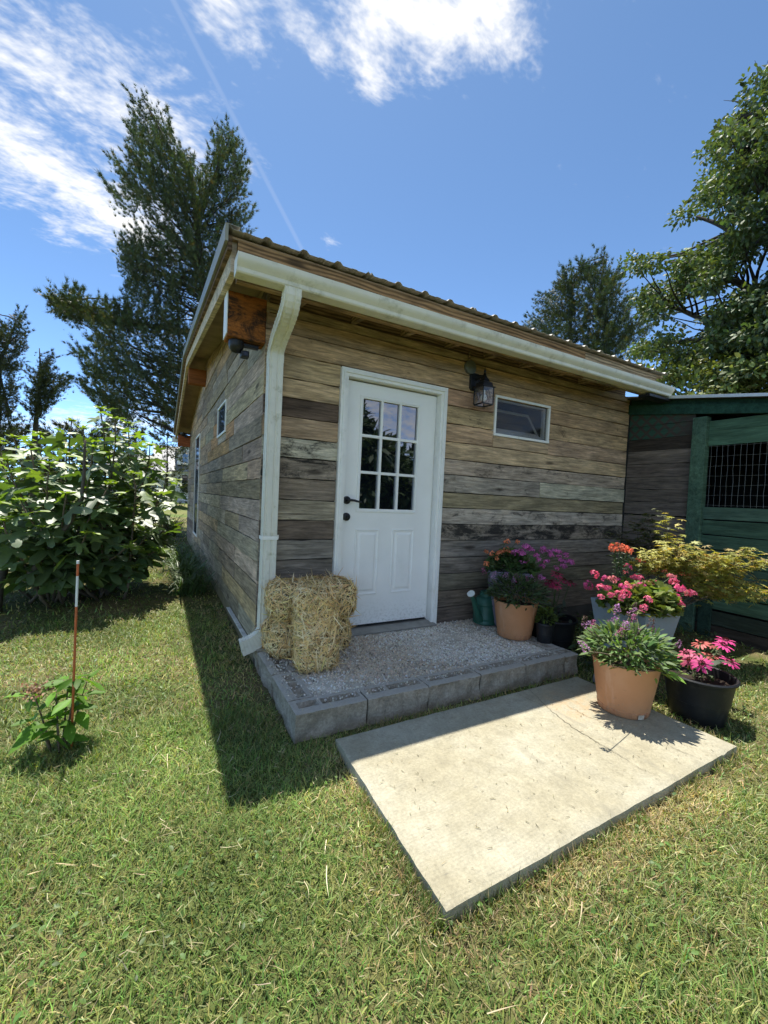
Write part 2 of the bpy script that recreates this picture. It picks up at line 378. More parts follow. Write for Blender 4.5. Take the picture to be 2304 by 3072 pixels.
def m_concrete():
    m, q = new_mat('slab_concrete'); co = q.n('TexCoord').outputs['Object']
    n1 = q.noise(co, 2.4, 6, .6); n2 = q.noise(co, 90.0, 5, .7); n3 = q.noise(co, 14.0, 6, .65)
    c = q.mix(q.ramp(n1, .35, .68), (.36, .325, .225), (.43, .40, .30))
    c = q.mix(1.0, c, q.lin(n2, .25, .75, .76, 1.22), 'MULTIPLY')
    c = q.mix(1.0, c, q.lin(n3, .25, .75, .82, 1.15), 'MULTIPLY')
    st_ = q.ramp(q.noise(q.vmath('MULTIPLY', co, (2.2, 7.0, 1.0)), 1.0, 7, .7, .8), .52, .70); c = q.mix(q.math('MULTIPLY', st_, .36), c, (.27, .24, .16))
    rust = q.ramp(q.vmath('LENGTH', q.vmath('SUBTRACT', co, (1.66, -1.45, .06))), .30, .05)       # rust bleed around the pot
    c = q.mix(q.math('MULTIPLY', rust, q.math('MULTIPLY', q.ramp(n3, .38, .62), .55)), c, (.40, .25, .12))
    sp = q.ramp(q.noise(co, 33.0, 3, .6), .66, .72); c = q.mix(q.math('MULTIPLY', sp, .5), c, (.17, .16, .13))
    sx = q.n('SeparateXYZ', None, Vector=co)
    seam = None
    for k, (x0, w) in enumerate(((1.02, .016), (1.50, .012))):
        wob = q.math('MULTIPLY', q.math('SUBTRACT', n3, .5), .05)
        d_ = q.ramp(q.math('ABSOLUTE', q.math('SUBTRACT', q.math('ADD', sx.outputs[0], wob), x0)), w*1.6, w*.5)
        seam = d_ if seam is None else q.math('MAXIMUM', seam, d_)
    c = q.mix(q.math('MULTIPLY', seam, q.math('MULTIPLY', q.ramp(q.noise(co, 6.0, 4), .42, .6), .45)), c, (.26, .24, .18))
    wv = q.n('TexWave', dict(wave_type='RINGS', rings_direction='Z'), Vector=q.vmath('MULTIPLY', q.vmath('SUBTRACT', co, (.35, -1.62, 0)), (1.0, 2.6, 1.0)), Scale=9.0, Distortion=5.0, Detail=3.0, Detail_Scale=1.2)
    fade = q.ramp(sx.outputs[0], 1.25, .55)
    hgt = q.math('ADD', q.math('MULTIPLY', q.math('MULTIPLY', wv.outputs[1], fade), .16), q.math('ADD', q.math('MULTIPLY', n2, .7), q.math('MULTIPLY', n3, .9)))
    p = q.n('BsdfPrincipled', None, Base_Color=c, Roughness=.9); p.inputs['Specular IOR Level'].default_value = .25
    q.set(p.inputs['Normal'], q.bump(hgt, .5, .008)); finish(q, p); return m
def sstep(a, b, x): t = np.clip((np.asarray(x, float)-a)/(b-a), 0, 1); return t*t*(3-2*t)
def gz(x, y):
    x = np.asarray(x, float); y = np.asarray(y, float)
    z = .045*sstep(0.2, 2.5, y)*sstep(2.0, -.2, x)+.012*np.sin(x*1.7+.6)*np.sin(y*1.3+1.0)*sstep(-.1, -.8, x)+.010*np.sin(x*2.3+y*1.9)*sstep(-2.2, -2.8, y)
    return z
# ---- ground: one sheet to the horizon
t_ = np.linspace(-1, 1, 121); gx = np.sinh(t_*7.2)*.75; gy = gx.copy()
X, Y = np.meshgrid(gx, gy, indexing='ij'); n_ = len(t_)
Vg = np.stack([X, Y, gz(X, Y)], -1).reshape(-1, 3)
i_, j_ = np.meshgrid(np.arange(n_-1), np.arange(n_-1), indexing='ij'); a_ = (i_*n_+j_).ravel()
ground = link('lawn_ground', mesh_np('lawn_ground', Vg, [np.stack([a_, a_+n_, a_+n_+1, a_+1], 1)], smooth=True), m_ground()); ground['kind'] = 'structure'
# ---- concrete slab
SLAB = np.array([(.190, -2.115), (2.095, -2.089), (2.070, -1.165), (.223, -1.173)]); ZS = .06
nu, nv = 90, 46
U, W_ = np.meshgrid(np.linspace(0, 1, nu), np.linspace(0, 1, nv), indexing='ij')
top = (SLAB[0]*((1-U)*(1-W_))[..., None]+SLAB[1]*(U*(1-W_))[..., None]+SLAB[2]*(U*W_)[..., None]+SLAB[3]*((1-U)*W_)[..., None])
P_ = top.reshape(-1, 2); edge = np.minimum(np.minimum(U, 1-U)*1.9, np.minimum(W_, 1-W_)*.94).ravel()
wob = fbm(np.c_[P_*30, P_[:, :1]*0], 3, 4)*.003; wob2 = fbm(np.c_[P_*30, P_[:, :1]*0+5], 5, 4)*.003
isE = edge < 1e-6
P_[isE, 0] += wob[isE]; P_[isE, 1] += wob2[isE]
zt = ZS+fbm(np.c_[P_*3, P_[:, :1]*0], 9, 3)*.0025+fbm(np.c_[P_*40, P_[:, :1]*0], 10, 3)*.0008
zt -= np.where(isE, .006, 0)+np.where(isE & (fbm(np.c_[P_*22, P_[:, :1]*0], 4, 3) > .75), .007, 0)
idx = np.arange(nu*nv).reshape(nu, nv)
quads = [np.stack([idx[:-1, :-1].ravel(), idx[1:, :-1].ravel(), idx[1:, 1:].ravel(), idx[:-1, 1:].ravel()], 1)]
ring = np.concatenate([idx[:, 0], idx[-1, 1:], idx[-2::-1, -1], idx[0, -2:0:-1]])
Vt = np.c_[P_, zt]; low = Vt[ring].copy(); low[:, 2] = ZS-.035; low[:, :2] += (fbm(low*18, 6, 3)*.003)[:, None]; low2 = low.copy(); low2[:, 2] = -.06
o1 = len(Vt); o2 = o1+len(ring); k = np.arange(len(ring)); k2 = (k+1) % len(ring)
quads += [np.stack([ring[k2], ring[k], o1+k, o1+k2], 1), np.stack([o1+k2, o1+k, o2+k, o2+k2], 1)]
CONC = m_concrete()
slab = link('concrete_slab', mesh_np('concrete_slab', np.concatenate([Vt, low, low2]), quads), CONC); autosmooth(slab, 50)
tag(slab, 'pale cracked concrete slab lying on the lawn before the gravel step', 'slab')
CRACK = m_plain('crack_dirt', (.13, .115, .08), .95)
def crack(pts, w):
    pts = [at(px, py, 'z', ZS)[:2] for px, py in pts]; fine = []
    for a, b in zip(pts[:-1], pts[1:]):
        for t in np.linspace(0, 1, 9)[:-1]: fine.append(a+(b-a)*t+rng.normal(size=2)*.004)
    fine.append(pts[-1]); V = []; F = []
    for i, p in enumerate(fine):
        t = fine[min(i+1, len(fine)-1)]-fine[max(i-1, 0)]; nrm = np.array([-t[1], t[0]])/(np.linalg.norm(t)+1e-9)
        ww = w*(.35+.65*math.sin(math.pi*min(1, .12+i/len(fine))))*rng.uniform(.6, 1.3)
        zz = ZS+.0032
        V += [(*(p-nrm*ww*.5), zz), (*(p+nrm*ww*.5), zz)]
        if i: F.append((2*i-2, 2*i, 2*i+1, 2*i-1))
    ob('crack', B().add(V, F), CRACK, slab)
crack([(1586, 2069), (1620, 2100), (1660, 2138), (1718, 2184), (1787, 2225), (1840, 2256), (1918, 2304), (1980, 2330)], .0034)
crack([(1548, 2080), (1600, 2105), (1655, 2128)], .002)
crack([(2012, 2240), (2060, 2262), (2105, 2280)], .0028)
crack([(1700, 2116), (1760, 2150), (1850, 2182)], .0022)
# ---- gravel step
porch = thing('gravel_step', 'low step edged with grey split-face blocks and filled with pale gravel', 'step', (1.1, -.5, 0))
ZG = .153
def block_mesh(L, D, H, seed, slots=True):
    r_ = np.random.default_rng(seed); nx, ny, nz = 22, 10, 8
    xs = np.linspace(0, L, nx+1); ys = np.linspace(0, D, ny+1); zs = np.linspace(-.05, H, nz+1); V = []; F = []
    bid = {}
    def vid(i, j, k_):
        key = (i, j, k_)
        if key not in bid:
            x, y, z = xs[i], ys[j], zs[k_]
            if j == 0:
                y += .010+.016*float(fbm(np.array([[x*34, z*34, seed]]), seed, 4)[0]) if 0 < k_ < nz else .004
            if k_ == nz:
                u = x/L
                if slots and j in (5, 6, 7) and (.10 < u < .36 or .42 < u < .60 or .66 < u < .92): z -= .03
                z += r_.normal()*.0012-(.003 if j == 0 else 0)
            if i in (0, nx): x += (.0025 if i == 0 else -.0025)
            bid[key] = len(V); V.append((x, y, z))
        return bid[key]
    for i in range(nx):
        for k_ in range(nz):
            F.append((vid(i, 0, k_), vid(i+1, 0, k_), vid(i+1, 0, k_+1), vid(i, 0, k_+1)))
            F.append((vid(i, ny, k_), vid(i, ny, k_+1), vid(i+1, ny, k_+1), vid(i+1, ny, k_)))
        for j in range(ny): F.append((vid(i, j, nz), vid(i+1, j, nz), vid(i+1, j+1, nz), vid(i, j+1, nz)))
    for j in range(ny):
        for k_ in range(nz):
            F.append((vid(0, j, k_), vid(0, j, k_+1), vid(0, j+1, k_+1), vid(0, j+1, k_)))
            F.append((vid(nx, j, k_), vid(nx, j+1, k_), vid(nx, j+1, k_+1), vid(nx, j, k_+1)))
    return B().add(V, F)
X0, YF, LB = .048, -1.056, .408
def put_block(x, y, rot, L, seed, D=.15):
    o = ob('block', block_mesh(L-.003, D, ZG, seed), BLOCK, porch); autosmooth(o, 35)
    o.location = (x-1.1, y+.5, rng.normal()*.0015); o.rotation_euler = (0, 0, rot+rng.normal()*.004)
for i in range(5): put_block(X0+i*LB+.0015, YF, 0, LB, 11+i)
put_block(X0+5*LB+.0015, YF, 0, .15, 17)
for ya, yb in ((-.902, -.547), (-.543, -.137), (-.133, -.004)): put_block(X0, yb-.0015, -math.pi/2, yb-ya, 31+int(ya*10))
for ya, yb in ((-.902, -.50), (-.497, -.09)): put_block(2.238, ya+.0015, math.pi/2, yb-ya, 41+int(ya*10))
# gravel
def ico():
    p = (1+5**.5)/2; V = unit(np.array([(-1, p, 0), (1, p, 0), (-1, -p, 0), (1, -p, 0), (0, -1, p), (0, 1, p), (0, -1, -p), (0, 1, -p), (p, 0, -1), (p, 0, 1), (-p, 0, -1), (-p, 0, 1)]))
    F = [(0, 11, 5), (0, 5, 1), (0, 1, 7), (0, 7, 10), (0, 10, 11), (1, 5, 9), (5, 11, 4), (11, 10, 2), (10, 7, 6), (7, 1, 8), (3, 9, 4), (3, 4, 2), (3, 2, 6), (3, 6, 8), (3, 8, 9), (4, 9, 5), (2, 4, 11), (6, 2, 10), (8, 6, 7), (9, 8, 1)]
    return V, np.array(F)
IV, IF = ico()
def stones(P, size, col):
    n = len(P); sc = size[:, None]*rng.uniform(.55, 1.15, (n, 3)); sc[:, 2] *= .7
    jit = 1+rng.normal(size=(n, 12, 1))*.14
    A = rand_unit(n); B_ = unit(np.cross(A, rand_unit(n))); C_ = np.cross(A, B_); Rm = np.stack([A, B_, C_], 2)
    V = np.einsum('nij,nkj->nki', Rm, IV[None]*jit*sc[:, None]); V += P[:, None]
    F = (IF[None]+(np.arange(n)*12)[:, None, None]).reshape(-1, 3)
    return V.reshape(-1, 3), [F], np.repeat(col, 12, 0)
n = 11800
P = np.c_[rng.uniform(.17, 2.12, n), rng.uniform(-.945, -.004, n), np.zeros(n)]
patch = fbm(np.c_[P[:, :2]*4.2, P[:, 2:]], 21, 4)
P[:, 2] = ZG-.012+.010*fbm(np.c_[P[:, :2]*5, P[:, 2:]], 22, 3)*.6+rng.uniform(-.004, .004, n)
base = np.where((patch+rng.normal(size=n)*.35 > -.25)[:, None], (.95, .87, .73), (.72, .60, .45)); base = base*rng.uniform(.62, 1.12, (n, 1))*(1+rng.normal(size=(n, 3))*.03)
base[rng.random(n) < .06] *= .4
sp = stones(P, rng.uniform(.0045, .0098, n), np.clip(base, .02, .8))
n = 300; Ps = np.c_[np.concatenate([rng.uniform(.07, .19, n//2), rng.uniform(.2, 2.1, n//2)]), np.concatenate([rng.uniform(-.9, -.15, n//2), rng.uniform(-1.0, -.93, n//2)]), np.full(n, ZG+.004)]
sp2 = stones(Ps, rng.uniform(.004, .008, n), jcol((.60, .55, .46), n, .2, .03))
m, q = new_mat('gravel_stone'); p_ = q.n('BsdfPrincipled', None, Base_Color=q.mix(1.0, q.n('Attribute', dict(attribute_name='Col')).outputs[0], q.lin(q.noise(q.n('TexCoord').outputs['Object'], 160.0, 3), .3, .7, .75, 1.2), 'MULTIPLY'), Roughness=.9); finish(q, p_); GRAVEL = m
Vv, Ff, Cc = merge([sp, sp2]); Vv = Vv-np.array([1.1, -.5, 0])
o = link('gravel', mesh_np('gravel', Vv, Ff, Cc), GRAVEL, porch); o['kind'] = 'stuff'
ob('gravel_bed', B().box(.18, 2.10, -.93, -.002, .02, ZG-.012), m_plain('gravel_dust', (.50, .46, .38), .95, .4, 9.0, .8), porch, loc=(-1.1, .5, 0))
# ---------------------------------------------------------------- the shed
shed = thing('wooden_shed', 'weathered plank shed with metal roof and white glazed door', 'shed', (2.2, 4.0, 0))
SL = np.array([2.2, 4.0, 0.0])
def part(name, b, mat, parent=None, **kw):
    o = ob(name, b, mat, parent or shed, **kw)
    if parent is None: o.location = tuple(-SL)
    return o
XL, XR, YB = .06, 4.40, 8.05
YR = 4.30; ZE = 2.772; SLF, SLR = .134, .178
def zf(y): return np.where(np.asarray(y) < YR, ZE+SLF*(np.asarray(y)+.43), ZE+SLF*(YR+.43)-SLR*(np.asarray(y)-YR))
def holes_wall(b, u0, u1, z0, z1, holes, mk):
    us = sorted({u0, u1, *[h[0] for h in holes], *[h[1] for h in holes]})
    for a, c in zip(us[:-1], us[1:]):
        hs = sorted([(h[2], h[3]) for h in holes if h[0] <= a+1e-6 and h[1] >= c-1e-6]); z = z0
        for h0, h1 in hs:
            if h0 > z: mk(b, a, c, z, h0)
            z = h1
        if z < z1: mk(b, a, c, z, z1)
DOORH = (.662, 1.640, .17, 2.215); WINH = (2.262, 2.985, 1.938, 2.280); SWH = (1.855, 2.505, 1.932, 2.245); TALLH = (5.07, 5.88, .44, 2.235)
SHEATH = m_plain('dark_sheathing', (.035, .03, .025), .95)
bF = B(); holes_wall(bF, XL+.03, XR-.03, .03, 2.60, [DOORH, WINH], lambda b, a, c, z, w: b.box(a, c, .024, .12, z, w))
front = part('wall', bF, SHEATH)
bS = B(); holes_wall(bS, .03, YB, .03, 2.60, [SWH, TALLH], lambda b, a, c, z, w: b.box(XL+.024, XL+.10, a, c, z, w))
bS.prism([(.121, 2.601), (YB, 2.601), (YB, float(zf(YB))-.06), (YR, float(zf(YR))-.06), (.121, float(zf(.121))-.06)], 'x', XL+.024, XL+.10)
side = part('wall', bS, SHEATH)
part('wall', B().box(XL+.101, XR-.03, YB-.1, YB, .03, 2.9).box(XR-.1, XR-.03, .121, YB-.101, .03, 3.0), SHEATH)
TAN, TAN2, GREY, LGREY, DGREY, BROWN, DBROWN, OCHRE, BLUEG = (.43, .315, .185), (.38, .285, .175), (.285, .25, .195), (.42, .38, .305), (.165, .148, .122), (.30, .215, .12), (.105, .074, .05), (.40, .24, .095), (.19, .18, .16)
def plank(parent, length, h, thick, color, stain, taper=(0, 0), seg=7):
    """local x along the board, z up, front face at y = 0; slightly uneven edges"""
    b = B(); V = []; F = []; us = np.linspace(0, 1, seg+1); ju = rng.normal(size=seg+1)*.0019; jl = rng.normal(size=seg+1)*.0019; w = rng.normal()*.0022; cup = rng.normal()*.0012
    for i, u in enumerate(us):
        x0 = u*length; xt = taper[0]+(length-taper[0]-taper[1])*u
        V += [(x0, w+cup, .0036+jl[i]), (xt, w-cup, h-.0036+ju[i]), (xt, thick, h-.0036+ju[i]), (x0, thick, .0036+jl[i])]
        if i:
            a, c = 4*(i-1), 4*i
            F += [(a, c, c+1, a+1), (a+1, c+1, c+2, a+2), (a+2, c+2, c+3, a+3), (a+3, c+3, c, a)]
    F += [(0, 1, 2, 3), (4*seg+3, 4*seg+2, 4*seg+1, 4*seg)]
    b.add(V, F); j = rng.normal(size=3)*.03+rng.normal()*.08
    gy = sum(color)/3; color = [c*.86+gy*.14*(.93 if c == min(color) else 1.0) for c in color]; color = [.92*c+.08*k_ for c, k_ in zip(color, (.30, .255, .195))]
    col = tuple(float(max(.01, 1.26*c*(1+e))) for c, e in zip(color, j))+(float(stain),)
    return ob('plank', b, WOOD, parent, color=col)
def frow(z0, z1, x0, x1, color, stain, splits=()):
    xs = [x0, *splits, x1]
    for i, (a, c) in enumerate(zip(xs[:-1], xs[1:])):
        cc = color[i] if isinstance(color, list) else color; st = stain[i] if isinstance(stain, list) else stain
        o = plank(front, c-a-.0025, z1-z0, .022, cc, st); o.location = (a+.001, 0, z0)
D0, D1 = .6395, 1.6575
frow(2.545, 2.612, XL, XR-.01, BROWN, .05)
frow(2.425, 2.543, XL, XR, (.28, .195, .105), .25)
frow(2.275, 2.425, XL, XR, (.38, .275, .155), .5)
Lrows = [(2.275, TAN2, .3), (2.107, TAN, .15), (1.968, DBROWN, .1), (1.828, TAN2, .25), (1.675, LGREY, .75), (1.530, GREY, .85), (1.378, DGREY, .5), (1.219, GREY, .35), (1.067, (.13, .105, .085), .35), (.919, (.20, .185, .16), .3), (.769, BLUEG, .4), (.617, DGREY, .45), (.462, DGREY, .4), (.31, DGREY, .4), (.155, None, 0)]
for (z1, c, s), (z0, _, _) in zip(Lrows[:-1], Lrows[1:]): frow(z0, z1, XL, D0, c, s)
Rrows = [(2.275, (.39, .275, .155), .55), (2.126, (.40, .285, .16), .55), (1.965, TAN, .22), (1.801, (.40, .30, .18), .15), (1.645, [LGREY], .62), (1.503, [(.35, .315, .255), (.46, .41, .33)], [.55, .45]), (1.342, (.28, .235, .15), .3), (1.200, LGREY, .66), (1.054, (.24, .22, .185), .95), (.900, (.19, .178, .155), .3), (.746, (.155, .146, .13), .35), (.595, (.135, .125, .11), .4), (.438, (.115, .105, .09), .4), (.289, (.10, .09, .078), .4), (.140, None, 0)]
for (z1, c, s), (z0, _, _) in zip(Rrows[:-1], Rrows[1:]):
    if z1 <= 2.28 and z0 < 2.304 and z1 > 1.914:                                   # rows cut by the window
        segs = [(D1, 2.2365), (3.0105, XR)]
        if z1 > 2.2: segs = [(D1, 2.2365), (3.0105, XR)]
        for a, c_ in segs: frow(z0, z1, a, c_, c, s)
        if z0 < 1.914 < z1: frow(z0, 1.913, 2.2365, 3.0105, c, s)
    else: frow(z0, z1, D1, XR, c, s, (2.93,) if isinstance(c, list) and len(c) > 1 else ())
# side boards (local x runs back along the wall)
rowz = [.14+.1525*i for i in range(22)]
pal = [GREY, GREY, (.21, .18, .14), TAN2, (.27, .215, .145), (.32, .28, .22), (.225, .19, .145), (.31, .245, .16), (.19, .155, .115), (.36, .305, .23)]
def yspan(z): return max(.002, (z+.075-ZE)/SLF-.43), min(YB, YR+(float(zf(YR))-.075-z)/SLR)
for r_i, z0 in enumerate(rowz):
    z1 = z0+.1525; ya, yb = yspan(z0); ta, tb = yspan(z1)
    if yb-ya < .3 or z0 > 3.2: continue
    if tb-ta < .1: z1 = float(zf(YR))-.09; ta, tb = YR-.05, YR+.05
    cuts = [ya]; y = ya+rng.uniform(.5, 2.4)
    while y < yb-.35: cuts.append(y); y += rng.uniform(.45, 2.3)
    cuts.append(yb)
    for i, (a, c) in enumerate(zip(cuts[:-1], cuts[1:])):
        col = random.choice(pal); st = random.choice([.1, .2, .35, .45])
        if z0 > 1.6 and z0 < 2.0 and i == 1: col = OCHRE
        if abs(z0-(.14+.1525*12)) < .01 and i == len(cuts)-2: col = (.03, .05, .038)
        if r_i == 1 and i == 0: col = (.34, .27, .16)
        pieces = [(a, c)]
        for h in (SWH, TALLH):
            if z0 < h[3]-.01 and z1 > h[2]+.01:
                new = []
                for p0, p1 in pieces:
                    if p1 <= h[0]-.03 or p0 >= h[1]+.03: new.append((p0, p1)); continue
                    if p0 < h[0]-.03: new.append((p0, h[0]-.03))
                    if p1 > h[1]+.03: new.append((h[1]+.03, p1))
                pieces = new
        if i == 0:                                                                    # strips of board above and below an opening
            for h in (SWH, TALLH):
                for f0, f1 in ((z0, min(z1, h[2]-.026)), (max(z0, h[3]+.026), z1)):
                    if z0 < h[3]-.01 and z1 > h[2]+.01 and f1-f0 > .015:
                        o = plank(side, h[1]-h[0]+.055, f1-f0, .022, col, st); o.location = (XL, h[1]+.027, f0); o.rotation_euler = (0, 0, -math.pi/2)
        for p0, p1 in pieces:
            if p1-p0 < .03: continue
            tp = (max(0, ta-p0) if p0 == ya else 0, max(0, p1-tb) if p1 == yb else 0)
            if tp[0]+tp[1] > p1-p0-.01: tp = (min(tp[0], (p1-p0)*.9), 0) if tp[0] else (0, min(tp[1], (p1-p0)*.9))
            L = p1-p0-.0025
            o = plank(side, L, z1-z0, .022, col, st, taper=(tp[1], tp[0]))
            o.location = (XL, p1-.001, z0); o.rotation_euler = (0, 0, -math.pi/2)
part('skirt_board', B().box(XL+.006, XL+.03, .01, YB, -.02, .136), m_plain('treated_skirt', (.20, .165, .09), .9, .35, 5.0, .5))
part('skirt_board', B().box(XL, XR, .004, .02, -.02, .138), m_plain('treated_skirt_front', (.06, .05, .04), .9, .35, 5.0, .5))
part('drip_strip', B().box(XL-.035, XL-.002, .12, 1.15, .132, .142), m_plain('chalky_strip', (.55, .54, .50), .8, .5, 20.0), bevel=.002)
# ---- roof
def rib_profile(x0, x1):
    pts = []; x = -.042-.2286*2; h = .019
    while x < x1+.3:
        pts += [(x-.032, 0), (x-.012, h), (x+.012, h), (x+.032, 0), (x+.09, 0), (x+.098, .004), (x+.13, .004), (x+.138, 0)]; x += .2286
    pts = [p for p in pts if x0 < p[0] < x1]; z0 = 0
    return [(x0, 0)]+pts+[(x1, 0)]
roof = part('roof', B().prism([(-.395, float(zf(-.395))-.020), (YR, float(zf(YR))-.020), (8.42, float(zf(8.42))-.020), (8.42, float(zf(8.42))-.034), (YR, float(zf(YR))-.034), (-.395, float(zf(-.395))-.034)], 'x', -.235, 4.335), SOFFIT)
xs_ = [-.262+.9144*i for i in range(6)]; xs_[-1] = 4.345
for a, c in zip(xs_[:-1], xs_[1:]):
    for ya, yb in ((-.445, YR), (YR+.004, 8.47)):
        pr = rib_profile(a+.0005, c-.0005); V = []; F = []
        for (x, h) in pr:
            for y in (ya, yb):
                z = float(zf(y))+h; V += [(x, y, z), (x, y, z-.0016)]
        for i in range(len(pr)-1):
            p0, p1 = 4*i, 4*(i+1)
            F += [(p0, p1, p1+2, p0+2), (p0+1, p0+3, p1+3, p1+1), (p0, p0+1, p1+1, p1), (p0+2, p1+2, p1+3, p0+3)]
        ob('roof_panel', B().add(V, F), ROOFMETAL, roof)
RAKE = m_plain('rake_trim_metal', (.26, .25, .19), .45, .12, 4.0, metallic=.2)
def along(b, x0, x1, dz0, dz1, ya=-.40, yb=8.44):
    b.prism([(ya, float(zf(ya))+dz0), (YR, float(zf(YR))+dz0), (yb, float(zf(yb))+dz0), (yb, float(zf(yb))+dz1), (YR, float(zf(YR))+dz1), (ya, float(zf(ya))+dz1)], 'x', x0, x1); return b
part('rake_trim', along(along(B(), -.282, -.264, -.075, .024, -.445, 8.47), -.2639, -.20, .0205, .024, -.445, 8.47), RAKE)
o = part('rake_board', along(B(), -.262, -.236, -.105, -.021, -.405), WOOD_NEW, color=(.20, .13, .075, .2))
o = part('fly_rafter', along(B(), -.2355, -.198, -.215, -.036, -.36), WOOD, color=(.62, .56, .44, .35))
for i, x in enumerate([.282+.4555*k for k in range(9)]):
    part('rafter', B().prism([(-.361, float(zf(-.361))-.036), (.3, float(zf(.3))-.036), (.3, float(zf(.3))-.21), (-.361, float(zf(-.361))-.21)], 'x', x-.019, x+.019), WOOD_NEW, color=(.42, .29, .16, .1))
    part('soffit_block', B().box(x+.02 if i < 8 else x+.02, x+.4355 if i < 8 else 4.33, .02, .05, 2.62, 2.79), WOOD_NEW, color=(.26, .17, .095, .1))
part('soffit_block', B().box(.062, .262, .02, .05, 2.62, 2.79), WOOD_NEW, color=(.26, .17, .095, .1))
fasc = part('fascia', B().box(-.204, 2.98, -.40, -.362, 2.503, 2.745), WOOD_NEW, color=(.30, .185, .09, .1))
part('fascia', B().box(2.984, 4.20, -.40, -.362, 2.503, 2.745), WOOD_NEW, color=(.33, .255, .16, .12))
BEAM = m_wood('stained_beam', grain=.7, weather=.5)
part('beam', B().box(-.197, XL-.001, -.004, .15, 2.315, 2.618), BEAM, color=(.40, .135, .03, .80), bevel=.004)
part('beam_cap', B().box(-.203, -.1975, -.006, .152, 2.33, 2.62), WHITE_TRIM)
part('beam', B().box(-.197, XL-.001, 4.28, 4.44, 2.945, 3.175), BEAM, color=(.30, .10, .03, .3), bevel=.004)
part('beam', B().box(-.197, XL-.001, 7.66, 7.86, 2.25, 2.50), BEAM, color=(.34, .10, .035, .3), bevel=.004)
# gutter: hollow K profile
yb_, yt_ = -.402, -.530
prof = [(yb_, 2.606), (yb_, 2.516), (-.487, 2.516), (-.495, 2.524), (-.497, 2.545), (-.512, 2.562), (-.525, 2.575), (-.529, 2.592), (-.530, 2.612), (-.520, 2.614), (-.517, 2.606),
        (-.522, 2.590), (-.518, 2.577), (-.506, 2.566), (-.490, 2.549), (-.488, 2.526), (-.484, 2.520), (yb_-.004, 2.520), (yb_-.004, 2.606)]
gut = part('gutter', B().prism(prof, 'x', -.219, 4.330), GUTTER); autosmooth(gut, 35)
cap = [(yb_, 2.612), (yb_, 2.515), (-.487, 2.515), (-.496, 2.524), (-.512, 2.560), (-.526, 2.575), (-.531, 2.614)]
ob('end_cap', B().prism(cap, 'x', -.221, -.2192), GUTTER, gut); ob('end_cap', B().prism(cap, 'x', 4.3302, 4.332), GUTTER, gut)
for x in (.35, 1.55, 2.75, 3.8): ob('hanger', B().box(x-.012, x+.012, -.518, -.402, 2.598, 2.602), GUTTER, gut)
ob('leaf_cover', B().box(3.95, 4.36, -.48, -.36, 2.475, 2.50), PLASTIC_BLACK, gut)
# downspout: fluted rectangle swept along a path
def flute(w, d, nf=4, dep=.0065):
    pts = []
    for k in range(nf):
        a = -w/2+w*(k+.12)/nf; c = -w/2+w*(k+.88)/nf; mth = (c-a)*.22
        pts += [(a, -d/2), (a+mth, -d/2+dep*(k % 2 == 0)), (c-mth, -d/2+dep*(k % 2 == 0)), (c, -d/2)]
    pts += [(w/2, -d/2+.004), (w/2, -.01), (w/2-dep, -.006), (w/2-dep, .006), (w/2, .01), (w/2, d/2)]
    pts += [(-w/2, d/2), (-w/2, .01), (-w/2+dep, .006), (-w/2+dep, -.006), (-w/2, -.01), (-w/2, -d/2+.004)]
    return pts
def sweep(path, tang, prof, ref, scale=None):
    V = []; F = []; n = len(prof)
    for i, (p, t) in enumerate(zip(path, tang)):
        t = unit(t); a = np.asarray(ref(i), float); a = unit(a-t*np.dot(a, t)); bb = np.cross(t, a); s = 1 if scale is None else scale[i]
        V += [np.asarray(p)+s*(u*a+v*bb) for u, v in prof]
    for i in range(len(path)-1):
        for k in range(n): F.append((i*n+k, i*n+(k+1) % n, (i+1)*n+(k+1) % n, (i+1)*n+k))
    F += [tuple(range(n))[::-1], tuple(range((len(path)-1)*n, len(path)*n))]
    return B().add(V, F)
DX, DY = .121, -.052
pf = flute(.102, .076)
sp = part('downspout', sweep([(DX, DY, .52), (DX, DY, 2.20)], [(0, 0, 1)]*2, [(u, v) for u, v in pf], lambda i: (1, 0, 0)), SPOUT)
def arc_path(p0, t0, p1, t1, n):
    p0, t0, p1, t1 = map(lambda a: np.asarray(a, float), (p0, t0, p1, t1)); P = []; T = []; k = np.linalg.norm(p1-p0)*1.15
    for s in np.linspace(0, 1, n):
        h = [2*s**3-3*s**2+1, s**3-2*s**2+s, -2*s**3+3*s**2, s**3-s**2]; dh = [6*s*s-6*s, 3*s*s-4*s+1, -6*s*s+6*s, 3*s*s-2*s]
        P.append(h[0]*p0+h[1]*t0*k+h[2]*p1+h[3]*t1*k); T.append(dh[0]*p0+dh[1]*t0*k+dh[2]*p1+dh[3]*t1*k)
    return P, T
def elbow(p0, t0, p1, t1, n, ref, sc=1.03):
    P, T = arc_path(p0, t0, p1, t1, n); s = [sc*(1-.05*(i % 2)) for i in range(n)]
    ob('elbow', sweep(P, T, pf, ref, s), SPOUT, sp)
diag = unit((-.004, -.36, .22))
ob('elbow', sweep([(DX, DY, 2.18), (DX, DY, 2.23)], [(0, 0, 1)]*2, pf, lambda i: (1, 0, 0), [1.035]*2), SPOUT, sp)
elbow((DX, DY, 2.22), (0, 0, 1), (DX-.002, DY-.11, 2.325), diag, 17, lambda i: (1, 0, 0))
elbow((DX-.002, DY-.09, 2.312), diag, (DX-.008, -.455, 2.518), (0, -.02, 1), 25, lambda i: (1, 0, 0), 1.045)
ob('elbow', sweep([(DX, DY, .30), (DX, DY, .535)], [(0, 0, 1)]*2, pf, lambda i: (1, 0, 0), [1.04]*2), SPOUT, sp)
